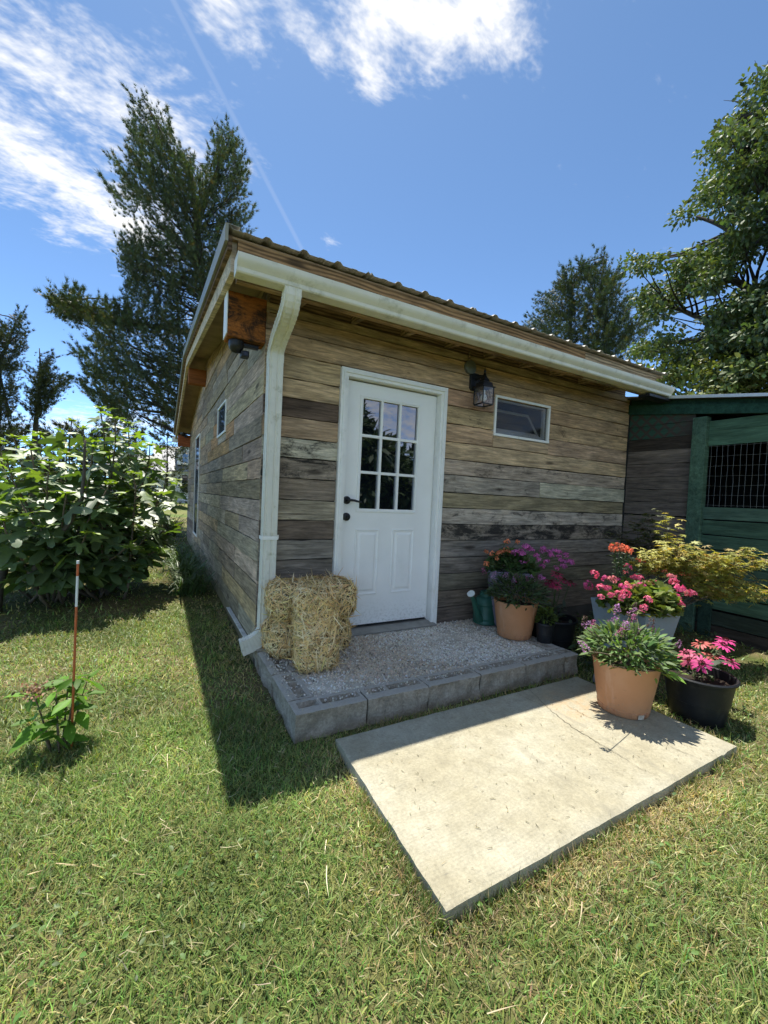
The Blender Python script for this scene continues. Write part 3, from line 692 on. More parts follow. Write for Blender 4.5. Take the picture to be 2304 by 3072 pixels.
elbow((DX, DY, .31), (0, 0, -1), (-.045, DY, .168), (-.97, 0, -.24), 22, lambda i: (0, 1, 0) if False else (math.cos(min(1, i/21)*1.3), 0, -math.sin(min(1, i/21)*1.3)), 1.05)
ob('strap', B().box(DX-.054, DX+.054, DY-.043, DY-.0395, .93, .955).box(DX-.0575, DX-.0542, DY-.043, .0, .93, .955).box(DX+.0542, DX+.0575, DY-.043, .0, .93, .955).box(DX+.058, DX+.085, -.006, -.003, .928, .957), WHITE_TRIM, sp, bevel=.001)
# ---- door
def ring_box(b, u0, u1, v0, v1, w, f0, f1):
    """rectangular frame in the xz plane between depths f0..f1"""
    b.box(u0, u1, f0, f1, v1-w, v1); b.box(u0, u0+w, f0, f1, v0, v1-w); b.box(u1-w, u1, f0, f1, v0, v1-w)
    return b
cas = B(); zt_ = 2.263
for f0, f1, i0, i1 in ((-.030, .024, 0, .018), (-.036, .024, .018, .038), (-.024, .024, .038, .062)):
    cas.box(.640+i0, 1.657-i0, f0, f1, zt_-i1, zt_-i0); cas.box(.640+i0, .640+i1, f0, f1, ZG-.01, zt_-i1); cas.box(1.657-i1, 1.657-i0, f0, f1, ZG-.01, zt_-i1)
part('door_casing', cas, WHITE_TRIM, bevel=.0015)
jm = B().box(.664, .7015, .0245, .12, ZG, 2.2).box(1.5955, 1.633, .0245, .12, ZG, 2.2).box(.664, 1.633, .0245, .12, 2.2005, 2.22)
jm.box(1.583, 1.5952, .052, .09, ZG+.03, 2.188); part('door_jamb', jm, WHITE_TRIM)
door = B().box(.690, .838, .040, .084, .20, 2.188).box(1.420, 1.578, .040, .084, .20, 2.188).box(.838, 1.420, .040, .084, 2.090, 2.188).box(.838, 1.420, .040, .084, .20, 1.142)
DOORP = m_plain('door_paint', (.90, .885, .835), .38, .05, 3.0, spec=.4)
q = G(DOORP.node_tree); pb = [n_ for n_ in DOORP.node_tree.nodes if n_.type == 'BSDF_PRINCIPLED'][0]; co = q.n('TexCoord').outputs['Object']; old = pb.inputs['Base Color'].links[0].from_socket
spl = q.math('MULTIPLY', q.ramp(q.n('SeparateXYZ', None, Vector=co).outputs[2], .46, .19), q.ramp(q.noise(co, 46.0, 6, .7), .45, .66))      # rain splash on the foot of the door
q.set(pb.inputs['Base Color'], q.mix(q.math('MULTIPLY', spl, .5), old, (.50, .47, .40)))
door = part('door', door, DOORP, bevel=0.0); door['label'] = 'white half glazed door with nine panes over two raised panels'
fr = B()
for i0, i1, f in ((0, .014, .030), (.014, .026, .034)):
    fr.box(.838+i0, 1.420-i0, f, .06, 2.090-i1, 2.090-i0).box(.838+i0, 1.420-i0, f, .06, 1.142+i0, 1.142+i1).box(.838+i0, .838+i1, f, .06, 1.142+i1, 2.090-i1).box(1.420-i1, 1.420-i0, f, .06, 1.142+i1, 2.090-i1)
ob('glazing_frame', fr, WHITE, door, bevel=.002)
gx0, gx1, gz0, gz1 = .864, 1.394, 1.168, 2.064
mu = B(); cw = (gx1-gx0)/3; ch = (gz1-gz0)/3
for k in (1, 2): mu.box(gx0+cw*k-.011, gx0+cw*k+.011, .036, .060, gz0, gz1)
for r_ in (1, 2):
    for k in range(3): mu.box(gx0+cw*k+(.0112 if k else 0), gx0+cw*(k+1)-(.0112 if k < 2 else 0), .036, .060, gz0+ch*r_-.011, gz0+ch*r_+.011)
ob('glazing_bar', mu, WHITE, door)
for i in range(3):
    for j in range(3):
        ob('pane', B().box(gx0+cw*i, gx0+cw*(i+1), .056, .059, gz0+ch*j, gz0+ch*(j+1)), GLASS, door)
def raised(x0, x1, z0, z1, y):
    b = B(); lv = [(0, y), (.004, y-.006), (.012, y-.006), (.020, y-.0002), (.034, y-.0002), (.050, y-.007)]; V = []
    for ins, yy in lv: V += [(x0+ins, yy, z0+ins), (x1-ins, yy, z0+ins), (x1-ins, yy, z1-ins), (x0+ins, yy, z1-ins)]
    F = [(4*i+k, 4*i+(k+1) % 4, 4*i+4+(k+1) % 4, 4*i+4+k) for i in range(len(lv)-1) for k in range(4)]+[(20, 21, 22, 23)]
    return b.add(V, F)
for x0, x1 in ((.838, 1.066), (1.190, 1.416)): ob('panel', raised(x0, x1, .447, 1.000, .0398), WHITE, door)
hd = B().tube([(.754, .040, 1.232), (.754, .030, 1.232)], [.033, .031], 20).tube([(.754, .030, 1.232), (.754, -.008, 1.232)], .011, 12)
hd.tube([(.742, -.008, 1.232), (.77, -.012, 1.234), (.80, -.012, 1.232), (.835, -.010, 1.224), (.865, -.008, 1.222)], [.010, .011, .010, .008, .006], 10)
ob('handle', hd, BLACK, door, auto=True)
ob('deadbolt', B().tube([(.754, .040, 1.098), (.754, .026, 1.098), (.754, .022, 1.098)], [.033, .032, .026], 20).box(.750, .758, .008, .022, 1.084, 1.112), BLACK, door, auto=True)
ob('door_sweep', B().box(.692, 1.576, .042, .080, .186, .1995), BLACK, door)
part('threshold', B().prism([(-.075, .150), (-.075, .158), (.02, .176), (.11, .182), (.11, .150)], 'x', .668, 1.628), m_plain('threshold_metal', (.30, .29, .26), .5, .25, 12.0, metallic=.35))
# ---- windows
w1 = part('window', B().box(2.237, 3.010, -.012, .10, 2.280, 2.304).box(2.237, 3.010, -.016, .10, 1.914, 1.938).box(2.237, 2.261, -.012, .10, 1.938, 2.280).box(2.986, 3.010, -.012, .10, 1.938, 2.280), WHITE_TRIM, bevel=.002)
ob('screen', B().box(2.262, 2.985, .010, .012, 1.939, 2.279), SCREEN, w1)
sb = B().box(2.2625, 2.9845, .03, .06, 2.262, 2.279).box(2.2625, 2.9845, .03, .07, 1.939, 1.975).box(2.955, 2.9845, .03, .06, 1.975, 2.262).box(2.2625, 2.277, .03, .06, 1.975, 2.262)
ob('inner_frame', sb, VINYL, w1)
sash = B().box(2.29, 2.94, -.01, .01, 0, .03).box(2.29, 2.94, -.01, .01, .27, .30).box(2.29, 2.315, -.01, .01, .03, .27).box(2.915, 2.94, -.01, .01, .03, .27)
o = ob('sash', sash, VINYL, w1, loc=(0, .072, 1.978), rot=(R_(-32), 0, 0))
ob('pane', B().box(2.3155, 2.9145, -.002, .002, .031, .269), m_glass('hopper_glass', .06, (.015, .018, .018), .3), o)
w2 = part('window', B().box(XL-.014, XL+.06, 1.825, 2.535, 2.245, 2.268).box(XL-.014, XL+.06, 1.825, 2.535, 1.908, 1.932).box(XL-.014, XL+.06, 1.825, 1.855, 1.932, 2.245).box(XL-.014, XL+.06, 2.505, 2.535, 1.932, 2.245), WHITE_TRIM)
ob('pane', B().box(XL-.002, XL+.002, 1.856, 2.504, 1.933, 2.244), SCREEN2, w2)
w3 = part('window', B().box(XL-.014, XL+.06, 5.04, 5.91, 2.235, 2.262).box(XL-.014, XL+.06, 5.04, 5.91, .41, .44).box(XL-.014, XL+.06, 5.04, 5.07, .44, 2.235).box(XL-.014, XL+.06, 5.88, 5.91, .44, 2.235), WHITE_TRIM)
ob('pane', B().box(XL-.002, XL+.002, 5.071, 5.879, .441, 2.234), SCREEN2, w3)
# far gutter end
part('rear_gutter', B().box(-.30, -.05, 8.36, 8.47, 2.40, 2.52), WHITE_TRIM)
# ---------------------------------------------------------------- lantern, box, cameras
lan = thing('wall_lantern', 'black square glass wall lantern beside the small window', 'lantern', (1.985, 0, 2.30))
def lob(name, b, mat, parent=lan, **kw): return ob(name, b, mat, parent, **kw)
hexp = [(-.045, -.085), (.045, -.085), (.06, -.06), (.06, .06), (.045, .085), (-.045, .085), (-.06, .06), (-.06, -.06)]
lob('back_plate', B().add([(x-.015, 0, z+.075) for x, z in hexp]+[(x*.85-.015, -.022, z*.88+.075) for x, z in hexp], [tuple(range(8))[::-1], tuple(range(8, 16))]+[(k, (k+1) % 8, 8+(k+1) % 8, 8+k) for k in range(8)]), BLACK, bevel=.002)
cx_, cy_ = .0, -.125; hw = .060
lob('arm', B().tube([(-.01, -.02, .10), (-.005, -.06, .115), (cx_, cy_, .10)], [.02, .018, .015], 8), BLACK, auto=True)
def pyr(b, levels):
    V = []
    for w, z in levels: V += [(cx_-w, cy_-w, z), (cx_+w, cy_-w, z), (cx_+w, cy_+w, z), (cx_-w, cy_+w, z)]
    F = [(0, 3, 2, 1)]+[(4*i+k, 4*i+(k+1) % 4, 4*i+4+(k+1) % 4, 4*i+4+k) for i in range(len(levels)-1) for k in range(4)]; nl = 4*(len(levels)-1); F.append((nl, nl+1, nl+2, nl+3))
    return b.add(V, F)
lob('hood', pyr(B(), [(hw+.014, .0), (hw+.014, .006), (hw-.004, .012), (hw-.01, .045), (hw-.028, .055), (hw-.032, .075), (.016, .095), (.012, .11)]), BLACK)
lob('finial', B().lathe([(.006, .108), (.016, .116), (.012, .128), (.006, .134), (.011, .145), (.004, .168), (.001, .19)], 10, (cx_, cy_), capt=True), BLACK, auto=True)
fb = B()
for sx in (-1, 1):
    for sy in (-1, 1): fb.box(cx_+sx*hw-.004, cx_+sx*hw+.004, cy_+sy*hw-.004, cy_+sy*hw+.004, -.150, .0)
for s_ in (-1, 1): fb.box(cx_-hw+.004, cx_+hw-.004, cy_+s_*hw-.0038, cy_+s_*hw+.0038, -.158, -.148).box(cx_+s_*hw-.0038, cx_+s_*hw+.0038, cy_-hw+.004, cy_+hw-.004, -.1581, -.1479)
lob('frame', fb, BLACK)
for s_ in (-1, 1):
    lob('pane', B().box(cx_-hw+.004, cx_+hw-.004, cy_+s_*hw-.0006, cy_+s_*hw+.0006, -.148, -.001), GLASS_CLEAR)
    lob('pane', B().box(cx_+s_*hw-.0006, cx_+s_*hw+.0006, cy_-hw+.004, cy_+hw-.004, -.148, -.001), GLASS_CLEAR)
    ld = B()
    for ax in (0, 1):
        def Q(u, z): return (cx_+u, cy_+s_*(hw+.0012), z) if ax == 0 else (cx_+s_*(hw+.0012), cy_+u, z)
        for u0 in (0.0,):
            dm = [Q(0, -.03), Q(.02, -.075), Q(0, -.12), Q(-.02, -.075), Q(0, -.03)]
            for a, c in zip(dm[:-1], dm[1:]): ld.tube([a, c], .0014, 4)
            for a, c in ((Q(-.056, -.075), Q(-.02, -.075)), (Q(.02, -.075), Q(.056, -.075)), (Q(-.04, -.045), Q(-.012, -.06)), (Q(.04, -.045), Q(.012, -.06)), (Q(-.04, -.105), Q(-.012, -.09)), (Q(.04, -.105), Q(.012, -.09))): ld.tube([a, c], .0012, 4)
    lob('leading', ld, BLACK)
lob('bulb', B().lathe([(.012, -.02), (.013, -.05), (.027, -.075), (.030, -.09), (.024, -.11), (.008, -.12), (.001, -.121)], 16, (cx_, cy_), capt=True), m_plain('bulb_glass', (.75, .75, .72), .3, .02), auto=True)
jb = ob('junction_cover', B().tube([(1.905, 0, 2.497), (1.905, -.026, 2.497), (1.905, -.031, 2.497)], [.062, .062, .056], 28), m_plain('grey_cover', (.13, .135, .12), .5, .1), auto=True)
tag(jb, 'round grey electrical cover on the boards above the lantern', 'electrical cover')
ob('conduit', B().tube([(1.895, -.012, 2.555), (1.89, -.012, 2.63)], .008, 8), WOOD_NEW, jb, color=(.3, .22, .12, 0))
def sec_cam(loc, label):
    t = thing('security_camera', label, 'camera', loc, 'cameras under the shed eaves')
    ob('dome', B().lathe([(.005, -.052), (.03, -.045), (.048, -.02), (.052, 0), (.052, .03)], 20, (0, 0), capt=True), BLACK, t, auto=True)
    ob('bracket', B().box(.045, .15, -.02, .02, .0, .022), BLACK, t, bevel=.002)
    ob('lamp_head', B().box(.03, .085, -.035, .03, -.075, -.032), BLACK, t, bevel=.005)
    ob('lens', B().tube([(.058, -.0352, -.053), (.058, -.039, -.053)], .015, 14), m_plain('lens', (.02, .02, .03), .1), t, auto=True)
sec_cam((-.125, .07, 2.283), 'black camera under the near orange beam end at the shed corner')
sec_cam((-.10, 7.60, 2.52), 'black camera by the far beam end of the side wall')
# ---------------------------------------------------------------- green run beside the shed (its wall runs along x = 4.42)
run = thing('animal_run', 'green and grey boarded lean-to run with wire mesh opening', 'shed', (4.6, -1.0, 0))
RL = np.array([4.6, -1.0, 0])
GX = 4.42; YE = -3.4
def rpart(name, b, mat, parent=None, **kw):
    o = ob(name, b, mat, parent or run, **kw)
    if parent is None: o.location = tuple(-RL)
    return o
def rplank(y0, y1, z0, z1, color, stain, mat):
    b = B(); seg = 5; V = []; F = []; jl = rng.normal(size=seg+1)*.0016; ju = rng.normal(size=seg+1)*.0016; w = rng.normal()*.003
    for i, u in enumerate(np.linspace(0, 1, seg+1)):
        x = u*(y1-y0); V += [(x, w, jl[i]), (x, w, z1-z0+ju[i]), (x, .022, z1-z0+ju[i]), (x, .022, jl[i])]
        if i: a, c = 4*(i-1), 4*i; F += [(a, c, c+1, a+1), (a+1, c+1, c+2, a+2), (a+2, c+2, c+3, a+3), (a+3, c+3, c, a)]
    F += [(0, 1, 2, 3), (4*seg+3, 4*seg+2, 4*seg+1, 4*seg)]
    o = ob('plank', b.add(V, F), mat, run, color=tuple(color)+(stain,)); o.location = (GX-RL[0], y1-RL[1], z0); o.rotation_euler = (0, 0, -math.pi/2)
    return o
# lattice print left by an old trellis on the two top boards
mL, q = new_mat('lattice_ghost_board'); co = q.n('TexCoord').outputs['Object']; sx = q.n('SeparateXYZ', None, Vector=co)
oi = q.n('ObjectInfo'); zz = q.math('ADD', sx.outputs[2], q.math('MULTIPLY', oi.outputs['Alpha'], .148))
wob = q.math('MULTIPLY', q.math('SUBTRACT', q.noise(co, 18.0, 3), .5), .02)
u_ = q.math('ADD', q.math('MULTIPLY', q.math('ADD', sx.outputs[0], zz), 7.6), wob); v_ = q.math('SUBTRACT', q.math('MULTIPLY', q.math('SUBTRACT', sx.outputs[0], zz), 7.6), wob)
def tri(x): return q.math('ABSOLUTE', q.math('SUBTRACT', q.math('FRACT', x), .5))
lat = q.math('MULTIPLY', q.ramp(tri(u_), .37, .33), q.ramp(tri(v_), .37, .33))
gr = q.noise(q.vmath('MULTIPLY', co, (2.2, 48, 48)), 1.0, 6, .6)
c = q.mix(q.math('MULTIPLY', lat, q.ramp(sx.outputs[0], .72, .35)), (.058, .046, .036), (.028, .082, .056)); c = q.mix(1.0, c, q.lin(gr, .25, .75, .7, 1.3), 'MULTIPLY')
finish(q, q.n('BsdfPrincipled', None, Base_Color=c, Roughness=.85))
GREYS = [(.155, .135, .118), (.18, .155, .135), (.145, .125, .112), (.17, .148, .13)]
zs_ = [2.400, 2.241, 2.091, 1.953, 1.797, 1.647, 1.504, 1.360, 1.199, 1.033, .902, .75, .60, .45, .30, .15, .0]
for i, (z1, z0) in enumerate(zip(zs_[:-1], zs_[1:])):
    gap = .004 if i != 7 else .016
    if i < 2: rplank(-.705, -.006, z0+gap, z1, (.06, .05, .04), float(1-i), mL)
    else: rplank(-.705, -.006, z0+gap, z1, random.choice(GREYS) if i > 2 else (.06, .05, .042), .25, WOOD)
GREEN = (.080, .145, .092)
def gcol(): k = 1+rng.normal()*.12; return (GREEN[0]*k, GREEN[1]*k*(1+rng.normal()*.05), GREEN[2]*k)
for z0, z1 in ((2.112, 2.215), (1.962, 2.106)): rplank(YE, -.838, z0, z1, gcol(), .05, WOOD_GREEN)
zz_ = [1.325, 1.189, 1.032, .885, .734, .578, .432, .278]
for z1, z0 in zip(zz_[:-1], zz_[1:]): rplank(YE, -.838, z0+.010, z1, gcol(), .12, WOOD_GREEN)
rplank(YE, -.838, .128, .268, (.045, .058, .042), .3, WOOD_GREEN); rplank(YE, -.838, -.02, .118, (.065, .055, .045), .4, WOOD)
POSTM = m_wood('green_post', grain=.7, weather=.9)
rpart('post', B().box(GX-.050, GX+.040, -.836, -.7055, -.02, 2.262), POSTM, color=(.085, .15, .10, .1), bevel=.004)
rpart('post', B().box(GX-.03, GX-.002, -.98, -.87, -.02, .62), POSTM, color=(.035, .07, .05, .1))
rpart('post', B().box(GX-.050, GX+.040, -2.45, -2.35, -.02, 2.25), POSTM, color=(.040, .095, .066, .1))
rpart('beam', B().prism([(-.055-.0, 2.402+.03), (-.055, 2.548), (YE, 2.02), (YE, 1.90)], 'x', GX-.034, GX-.002) if False else B().prism([(.0, 2.405), (.0, 2.520), (-1.30, 2.312), (YE, 2.03), (YE, 1.95), (-1.30, 2.224)], 'x', GX-.036, GX-.002), WOOD_GREEN, color=(.024, .07, .048, .05))
rr = rpart('roof', B().prism([(.18, 2.609), (.18, 2.625), (YE, 2.042), (YE, 2.026)], 'x', 4.345, 7.4), m_plain('run_roof', (.06, .06, .058), .6))
for k in range(14):
    x = 4.36+k*.2286
    ob('roof_rib', B().prism([(.18, 2.6255), (.18, 2.643), (YE, 2.06), (YE, 2.0425)], 'x', x-.02, x+.02), m_plain('run_roof_rib', (.55, .56, .56), .35, .05, metallic=.6), rr)
rpart('roof_edge', B().prism([(-.36, 2.520), (-.36, 2.548), (YE, 2.062), (YE, 2.034)], 'x', 4.325, 4.3445), m_plain('bright_roof_edge', (.66, .67, .66), .35, .05, metallic=.3))
rpart('header_board', B().prism([(.0, 2.405), (.0, 2.62), (YE, 2.025), (YE, 1.93)], 'x', GX+.002, GX+.02), WOOD_GREEN, color=(.022, .06, .042, .05))
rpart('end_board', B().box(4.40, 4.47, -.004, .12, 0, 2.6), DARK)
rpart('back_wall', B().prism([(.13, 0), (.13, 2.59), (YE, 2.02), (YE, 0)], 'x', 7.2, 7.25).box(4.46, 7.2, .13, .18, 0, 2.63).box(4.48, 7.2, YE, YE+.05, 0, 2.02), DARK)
rpart('litter_floor', B().box(4.46, 7.2, YE, 1.0, -.01, .02), m_plain('litter', (.05, .035, .025), .95))
wm = B()
for k in range(32):
    y = -.872-.05*k
    pts = [(GX+.012+rng.normal()*.0012, y+rng.normal()*.002+.010*(z-1.3), z) for z in np.linspace(1.33, 1.965, 6)]
    wm.tube(pts, .0013, 4, False)
for k in range(7):
    z = 1.347+.1*k
    if z < 1.96: wm.tube([(GX+.013+rng.normal()*.0012, y, z+rng.normal()*.003) for y in np.linspace(-.84, -2.45, 14)], .0013, 4, False)
rpart('wire_mesh', wm, STEEL)
# ---------------------------------------------------------------- straw bales
def m_straw():
    m, q = new_mat('straw'); at_ = q.n('Attribute', dict(attribute_name='Col')).outputs[0]
    d = q.n('BsdfDiffuse', None, Color=at_); t = q.n('BsdfTranslucent', None, Color=at_); gl = q.n('BsdfGlossy', None, Color=(.9, .85, .7), Roughness=.4)
    s = q.n('MixShader', None, i0=.15, i1=d.outputs[0], i2=t.outputs[0]); s = q.n('MixShader', None, i0=.06, i1=s.outputs[0], i2=gl.outputs[0]); finish(q, s); return m
STRAW = m_straw()
STRAWCORE = m_plain('straw_core', (.11, .07, .03), .95, .5, 40.0, 1.0, bscale=120.0)
TWINE = m_plain('twine', (.34, .25, .12), .9)
def rounded_box(hx, hy, hz, r, n=12):
    V = []; F = []; key = {}
    def vid(p):
        k = tuple(np.round(p, 5))
        if k not in key: key[k] = len(V); V.append(p)
        return key[k]
    ls = np.linspace(-1, 1, n+1)
    for ax in range(3):
        for s in (-1, 1):
            for i in range(n):
                for j in range(n):
                    f = []
                    for a, c in ((i, j), (i+1, j), (i+1, j+1), (i, j+1)):
                        p = [0, 0, 0]; p[ax] = s; p[(ax+1) % 3] = ls[a]; p[(ax+2) % 3] = ls[c]; f.append(vid(np.array(p, float)))
                    F.append(tuple(f) if s > 0 else tuple(f[::-1]))
    V = np.array(V)*np.array([hx, hy, hz]); inn = np.clip(V, -np.array([hx, hy, hz])+r, np.array([hx, hy, hz])-r); d = unit(V-inn)
    return inn+d*r, F, d
def bale(loc, h3, rot, label, seed, twine_ax=0):
    t = thing('straw_bale', label, 'straw bale', loc, 'small straw bales stacked by the door'); t.rotation_euler = rot
    V, F, N = rounded_box(*h3, .085 if twine_ax == 0 else .06); nz_ = fbm(V*17, seed, 3)
    sq = np.exp(-((np.abs(V[:, twine_ax])-h3[twine_ax]*.42)/.02)**2)                     # squeezed where the twine runs
    V2 = V+N*(nz_*.014-sq*.020)[:, None]
    ob('core', B().add(V2, F), STRAWCORE, t, smooth=True)
    tris = np.array([f[:3] for f in F]+[(f[0], f[2], f[3]) for f in F]); n = 3600
    ar = np.linalg.norm(np.cross(V2[tris[:, 1]]-V2[tris[:, 0]], V2[tris[:, 2]]-V2[tris[:, 0]]), axis=1); pk = rng.choice(len(tris), n, p=ar/ar.sum())
    bc = rng.dirichlet((1, 1, 1), n); P = np.einsum('ni,nij->nj', bc, V2[tris[pk]]); Nn = unit(np.einsum('ni,nij->nj', bc, N[tris[pk]]))
    tan = unit(np.cross(Nn, rand_unit(n))); L = rng.uniform(.03, .13, n)
    loose = rng.random(n) < .05
    lift = rng.uniform(.0, .12, n); lift[loose] = rng.uniform(.3, 1.0, loose.sum())
    D0 = tan+Nn*lift[:, None]; D1 = tan+Nn*(lift-rng.uniform(.0, .35, n))[:, None]+.25*rand_unit(n)
    col = jcol((.90, .61, .26), n, .22, .05); dk = rng.random(n) < .22; col[dk] *= .5; col[rng.random(n) < .28] = (.97, .79, .46)
    a = strips(P-tan*L[:, None]*.4+Nn*.004, D0, D1, L, rng.uniform(.0035, .0095, n), col, 3, np.cross(Nn, tan)+.5*Nn*rng.normal(size=(n, 1)))
    o = link('straw', mesh_np('straw', *a[:2], a[2]), STRAW, t); o['kind'] = 'stuff'
    oth = [i for i in range(3) if i != twine_ax]
    for s_ in (-1, 1):
        loop = []
        for an in np.linspace(0, 2*math.pi, 33)[:-1]:
            cc, ss = math.cos(an), math.sin(an); p = np.zeros(3); p[twine_ax] = s_*h3[twine_ax]*.42
            p[oth[0]] = np.sign(cc)*abs(cc)**.45*(h3[oth[0]]-.006); p[oth[1]] = np.sign(ss)*abs(ss)**.45*(h3[oth[1]]-.006); loop.append(p)
        ob('twine', B().tube(loop+[loop[0]], .0022, 5, False), TWINE, t)
bale((.385, -.215, ZG+.122), (.295, .15, .122), (0, 0, .03), 'lower of two horizontal straw bales, on the gravel against the shed', 1)
bale((.405, -.21, ZG+.122*2+.125), (.300, .15, .128), (0, 0, -.03), 'upper straw bale lying across another, beside the door casing', 2)
bale((.335, -.50, ZG+.250), (.132, .090, .252), (R_(-6), 0, .05), 'upright straw bale leaning in front of the two stacked ones', 3, 2)
# ---------------------------------------------------------------- pots
TERRA = None
def m_terra():
    m, q = new_mat('orange_plastic_pot'); co = q.n('TexCoord').outputs['Object']; sx = q.n('SeparateXYZ', None, Vector=co)
    n1 = q.noise(co, 5.0, 5); n2 = q.noise(co, 30.0, 4)
    c = q.mix(q.ramp(n1, .35, .7), (.52, .245, .115), (.57, .29, .15))
    c = q.mix(q.math('MULTIPLY', q.ramp(n2, .60, .72), .35), c, (.36, .17, .09))
    lowm = q.math('MULTIPLY', q.ramp(sx.outputs[2], .045, .034), q.ramp(q.noise(q.vmath('MULTIPLY', co, (40, 40, 4)), 1.0, 4), .42, .60))
    c = q.mix(q.math('MULTIPLY', lowm, .55), c, (.33, .13, .07))
    spl = q.math('MULTIPLY', q.ramp(sx.outputs[2], .17, .03), q.ramp(q.noise(co, 60.0, 5, .7), .52, .66)); c = q.mix(q.math('MULTIPLY', spl, .5), c, (.30, .22, .15))
    wsh = q.ramp(q.noise(q.vmath('MULTIPLY', co, (16, 16, 2.2)), 1.0, 5, .65), .56, .74); c = q.mix(q.math('MULTIPLY', wsh, .28), c, (.72, .52, .38))
    p = q.n('BsdfPrincipled', None, Base_Color=c, Roughness=.55); p.inputs['Specular IOR Level'].default_value = .3; finish(q, p); return m
TERRA = m_terra()
SOIL = m_plain('potting_soil', (.028, .019, .012), .95, .5, 30.0, 1.0, bscale=90.0)
def soil_disc(r, z, seed):
    b = B(); rings = 6; n = 22; V = [(0, 0, z+.01)]; F = []
    for i in range(1, rings+1):
        for k in range(n):
            a = 2*math.pi*k/n; rr_ = r*i/rings; V.append((rr_*math.cos(a), rr_*math.sin(a), z+.012*float(fbm(np.array([[rr_*40*math.cos(a), rr_*40*math.sin(a), seed]]), seed)[0])))
    F += [(0, 1+k, 1+(k+1) % n) for k in range(n)]
    for i in range(rings-1):
        for k in range(n): F.append((1+i*n+k, 1+(i+1)*n+k, 1+(i+1)*n+(k+1) % n, 1+i*n+(k+1) % n))
    return b.add(V, F)
def orange_pot(loc, label):
    t = thing('flower_pot', label, 'flower pot', loc, 'orange flower pots'); h = .302
    prof = [(.130, 0), (.137, .006), (.1425, .036), (.1400, .038), (.1475, .075), (.1635, .18), (.1795, .290), (.1825, .297), (.1825, .302), (.1765, .302), (.173, .285), (.165, .235)]
    ob('body', B().lathe(prof, 56), TERRA, t, auto=True); ob('soil', soil_disc(.168, .262, 3), SOIL, t, smooth=True)
    return t
orange_pot((2.091, -.542, ZG), 'orange pot on the gravel behind the green watering can spout side')
orange_pot((1.911, -1.594, ZS), 'orange pot standing in the sun on the concrete slab')
bpy.data.objects['flower_pot']['label'] = 'orange pot in the shade on the gravel next to the watering can'
ob('torn_label', B().add([(r_*math.cos(a), r_*math.sin(a), z) for a, z, r_ in [(R_(250)+da, zz_, .1413+.0305*0+(zz_*.155)) for zz_ in (.006, .034) for da in (-.12, -.05, .06, .13)]], [(0, 1, 5, 4), (1, 2, 6, 5), (2, 3, 7, 6)]), m_plain('label_remains', (.55, .48, .38), .8, .4, 60.0), bpy.data.objects['flower_pot.001'])
def black_pot(loc, rb, rt, h, label, rim=.012, tilt=0.0, soil=True):
    t = thing('nursery_pot', label, 'flower pot', loc, 'black plastic pots'); t.rotation_euler = (tilt, 0, .4)
    prof = [(rb*.96, 0), (rb, .006), (rb+(rt-rb)*.42, h*.45), (rb+(rt-rb)*.42+.004, h*.46), (rb+(rt-rb)*.9, h-.035), (rt+.0, h-.030), (rt+rim*.7, h-.02), (rt+rim, h-.008), (rt+rim*.5, h), (rt-rim*.3, h-.004), (rt-rim*.6, h-.03), (rt-.02, h-.09)]
    ob('body', B().lathe(prof, 48), PLASTIC_BLACK, t, auto=True)
    if soil: ob('soil', soil_disc(rt-.02, h-.055, 5), SOIL, t, smooth=True)
    return t
black_pot((2.216, -.750, ZG), .060, .070, .158, 'small black nursery pot with a leafy green herb at the step corner', .005)
black_pot((2.47, -.62, .0), .150, .190, .30, 'large black pot beside the step with dark coneflowers in shade')
bp = black_pot((2.372, -1.778, -.01), .140, .182, .29, 'large black pot with pink coneflowers on the grass by the slab', .014)
# stones by the step end
RUB = m_plain('broken_block', (.24, .235, .22), .92, .35, 12.0, 1.0, bscale=50.0)
def rubble(loc, h3, rot, label, seed):
    V, F, N = rounded_box(*h3, min(h3)*.45, 6); V = V+N*(fbm(V*22, seed, 3)*min(h3)*.18)[:, None]
    o = ob('broken_block', B().add(V, F), RUB, None, loc=loc, rot=rot); autosmooth(o, 30); tag(o, label, 'stone', 'broken blocks by the step')
rubble((2.47, -1.13, .085), (.075, .055, .095), (.05, .1, .4), 'upright broken grey block between the step end and sunny orange pot', 4)
rubble((2.27, -1.22, .035), (.085, .05, .028), (.12, .05, .5), 'flat tilted stone lying against the end of the step', 5)
# ---- square planters
PLANT_BLUE = m_plain('blue_grey_planter', (.26, .31, .34), .6, .14, 5.0, .15, dirt=((.17, .20, .22), .5))
PLANT_LILAC = m_plain('lilac_planter', (.22, .20, .25), .6, .15, 5.0, .15, dirt=((.14, .13, .16), .5))
def planter(name, rim, zr, zb, taper, mat, label):
    rim = [np.array(p) for p in rim]; c = sum(rim)/4
    t = thing(name, label, 'planter', (c[0], c[1], zb), 'tapered square planters'); L = np.array([c[0], c[1], zb]); b = B(); V = []
    def lev(s, z): return [np.array([*(c+(p-c)*s), z])-L for p in rim]
    for s, z in ((taper, zb), (1.0, zr), (.93, zr), (.90, zr-.10)): V += lev(s, z)
    F = [(3, 2, 1, 0)]+[(4*i+k, 4*i+(k+1) % 4, 4*i+4+(k+1) % 4, 4*i+4+k) for i in range(3) for k in range(4)]
    ob('body', b.add(V, F), mat, t, bevel=.006); sV = lev(.91, zr-.07); ob('soil', B().add(sV, [(0, 1, 2, 3)]), SOIL, t)
    return t
BL = [at(1771, 1791.7, 'z', .55)[:2], at(1940.5, 1843, 'z', .55)[:2], at(2045.8, 1839, 'z', .55)[:2]]
BL.append(BL[0]+BL[2]-BL[1]); planter('square_planter', BL, .55, .0, .60, PLANT_BLUE, 'blue grey tapered planter full of pink geraniums')
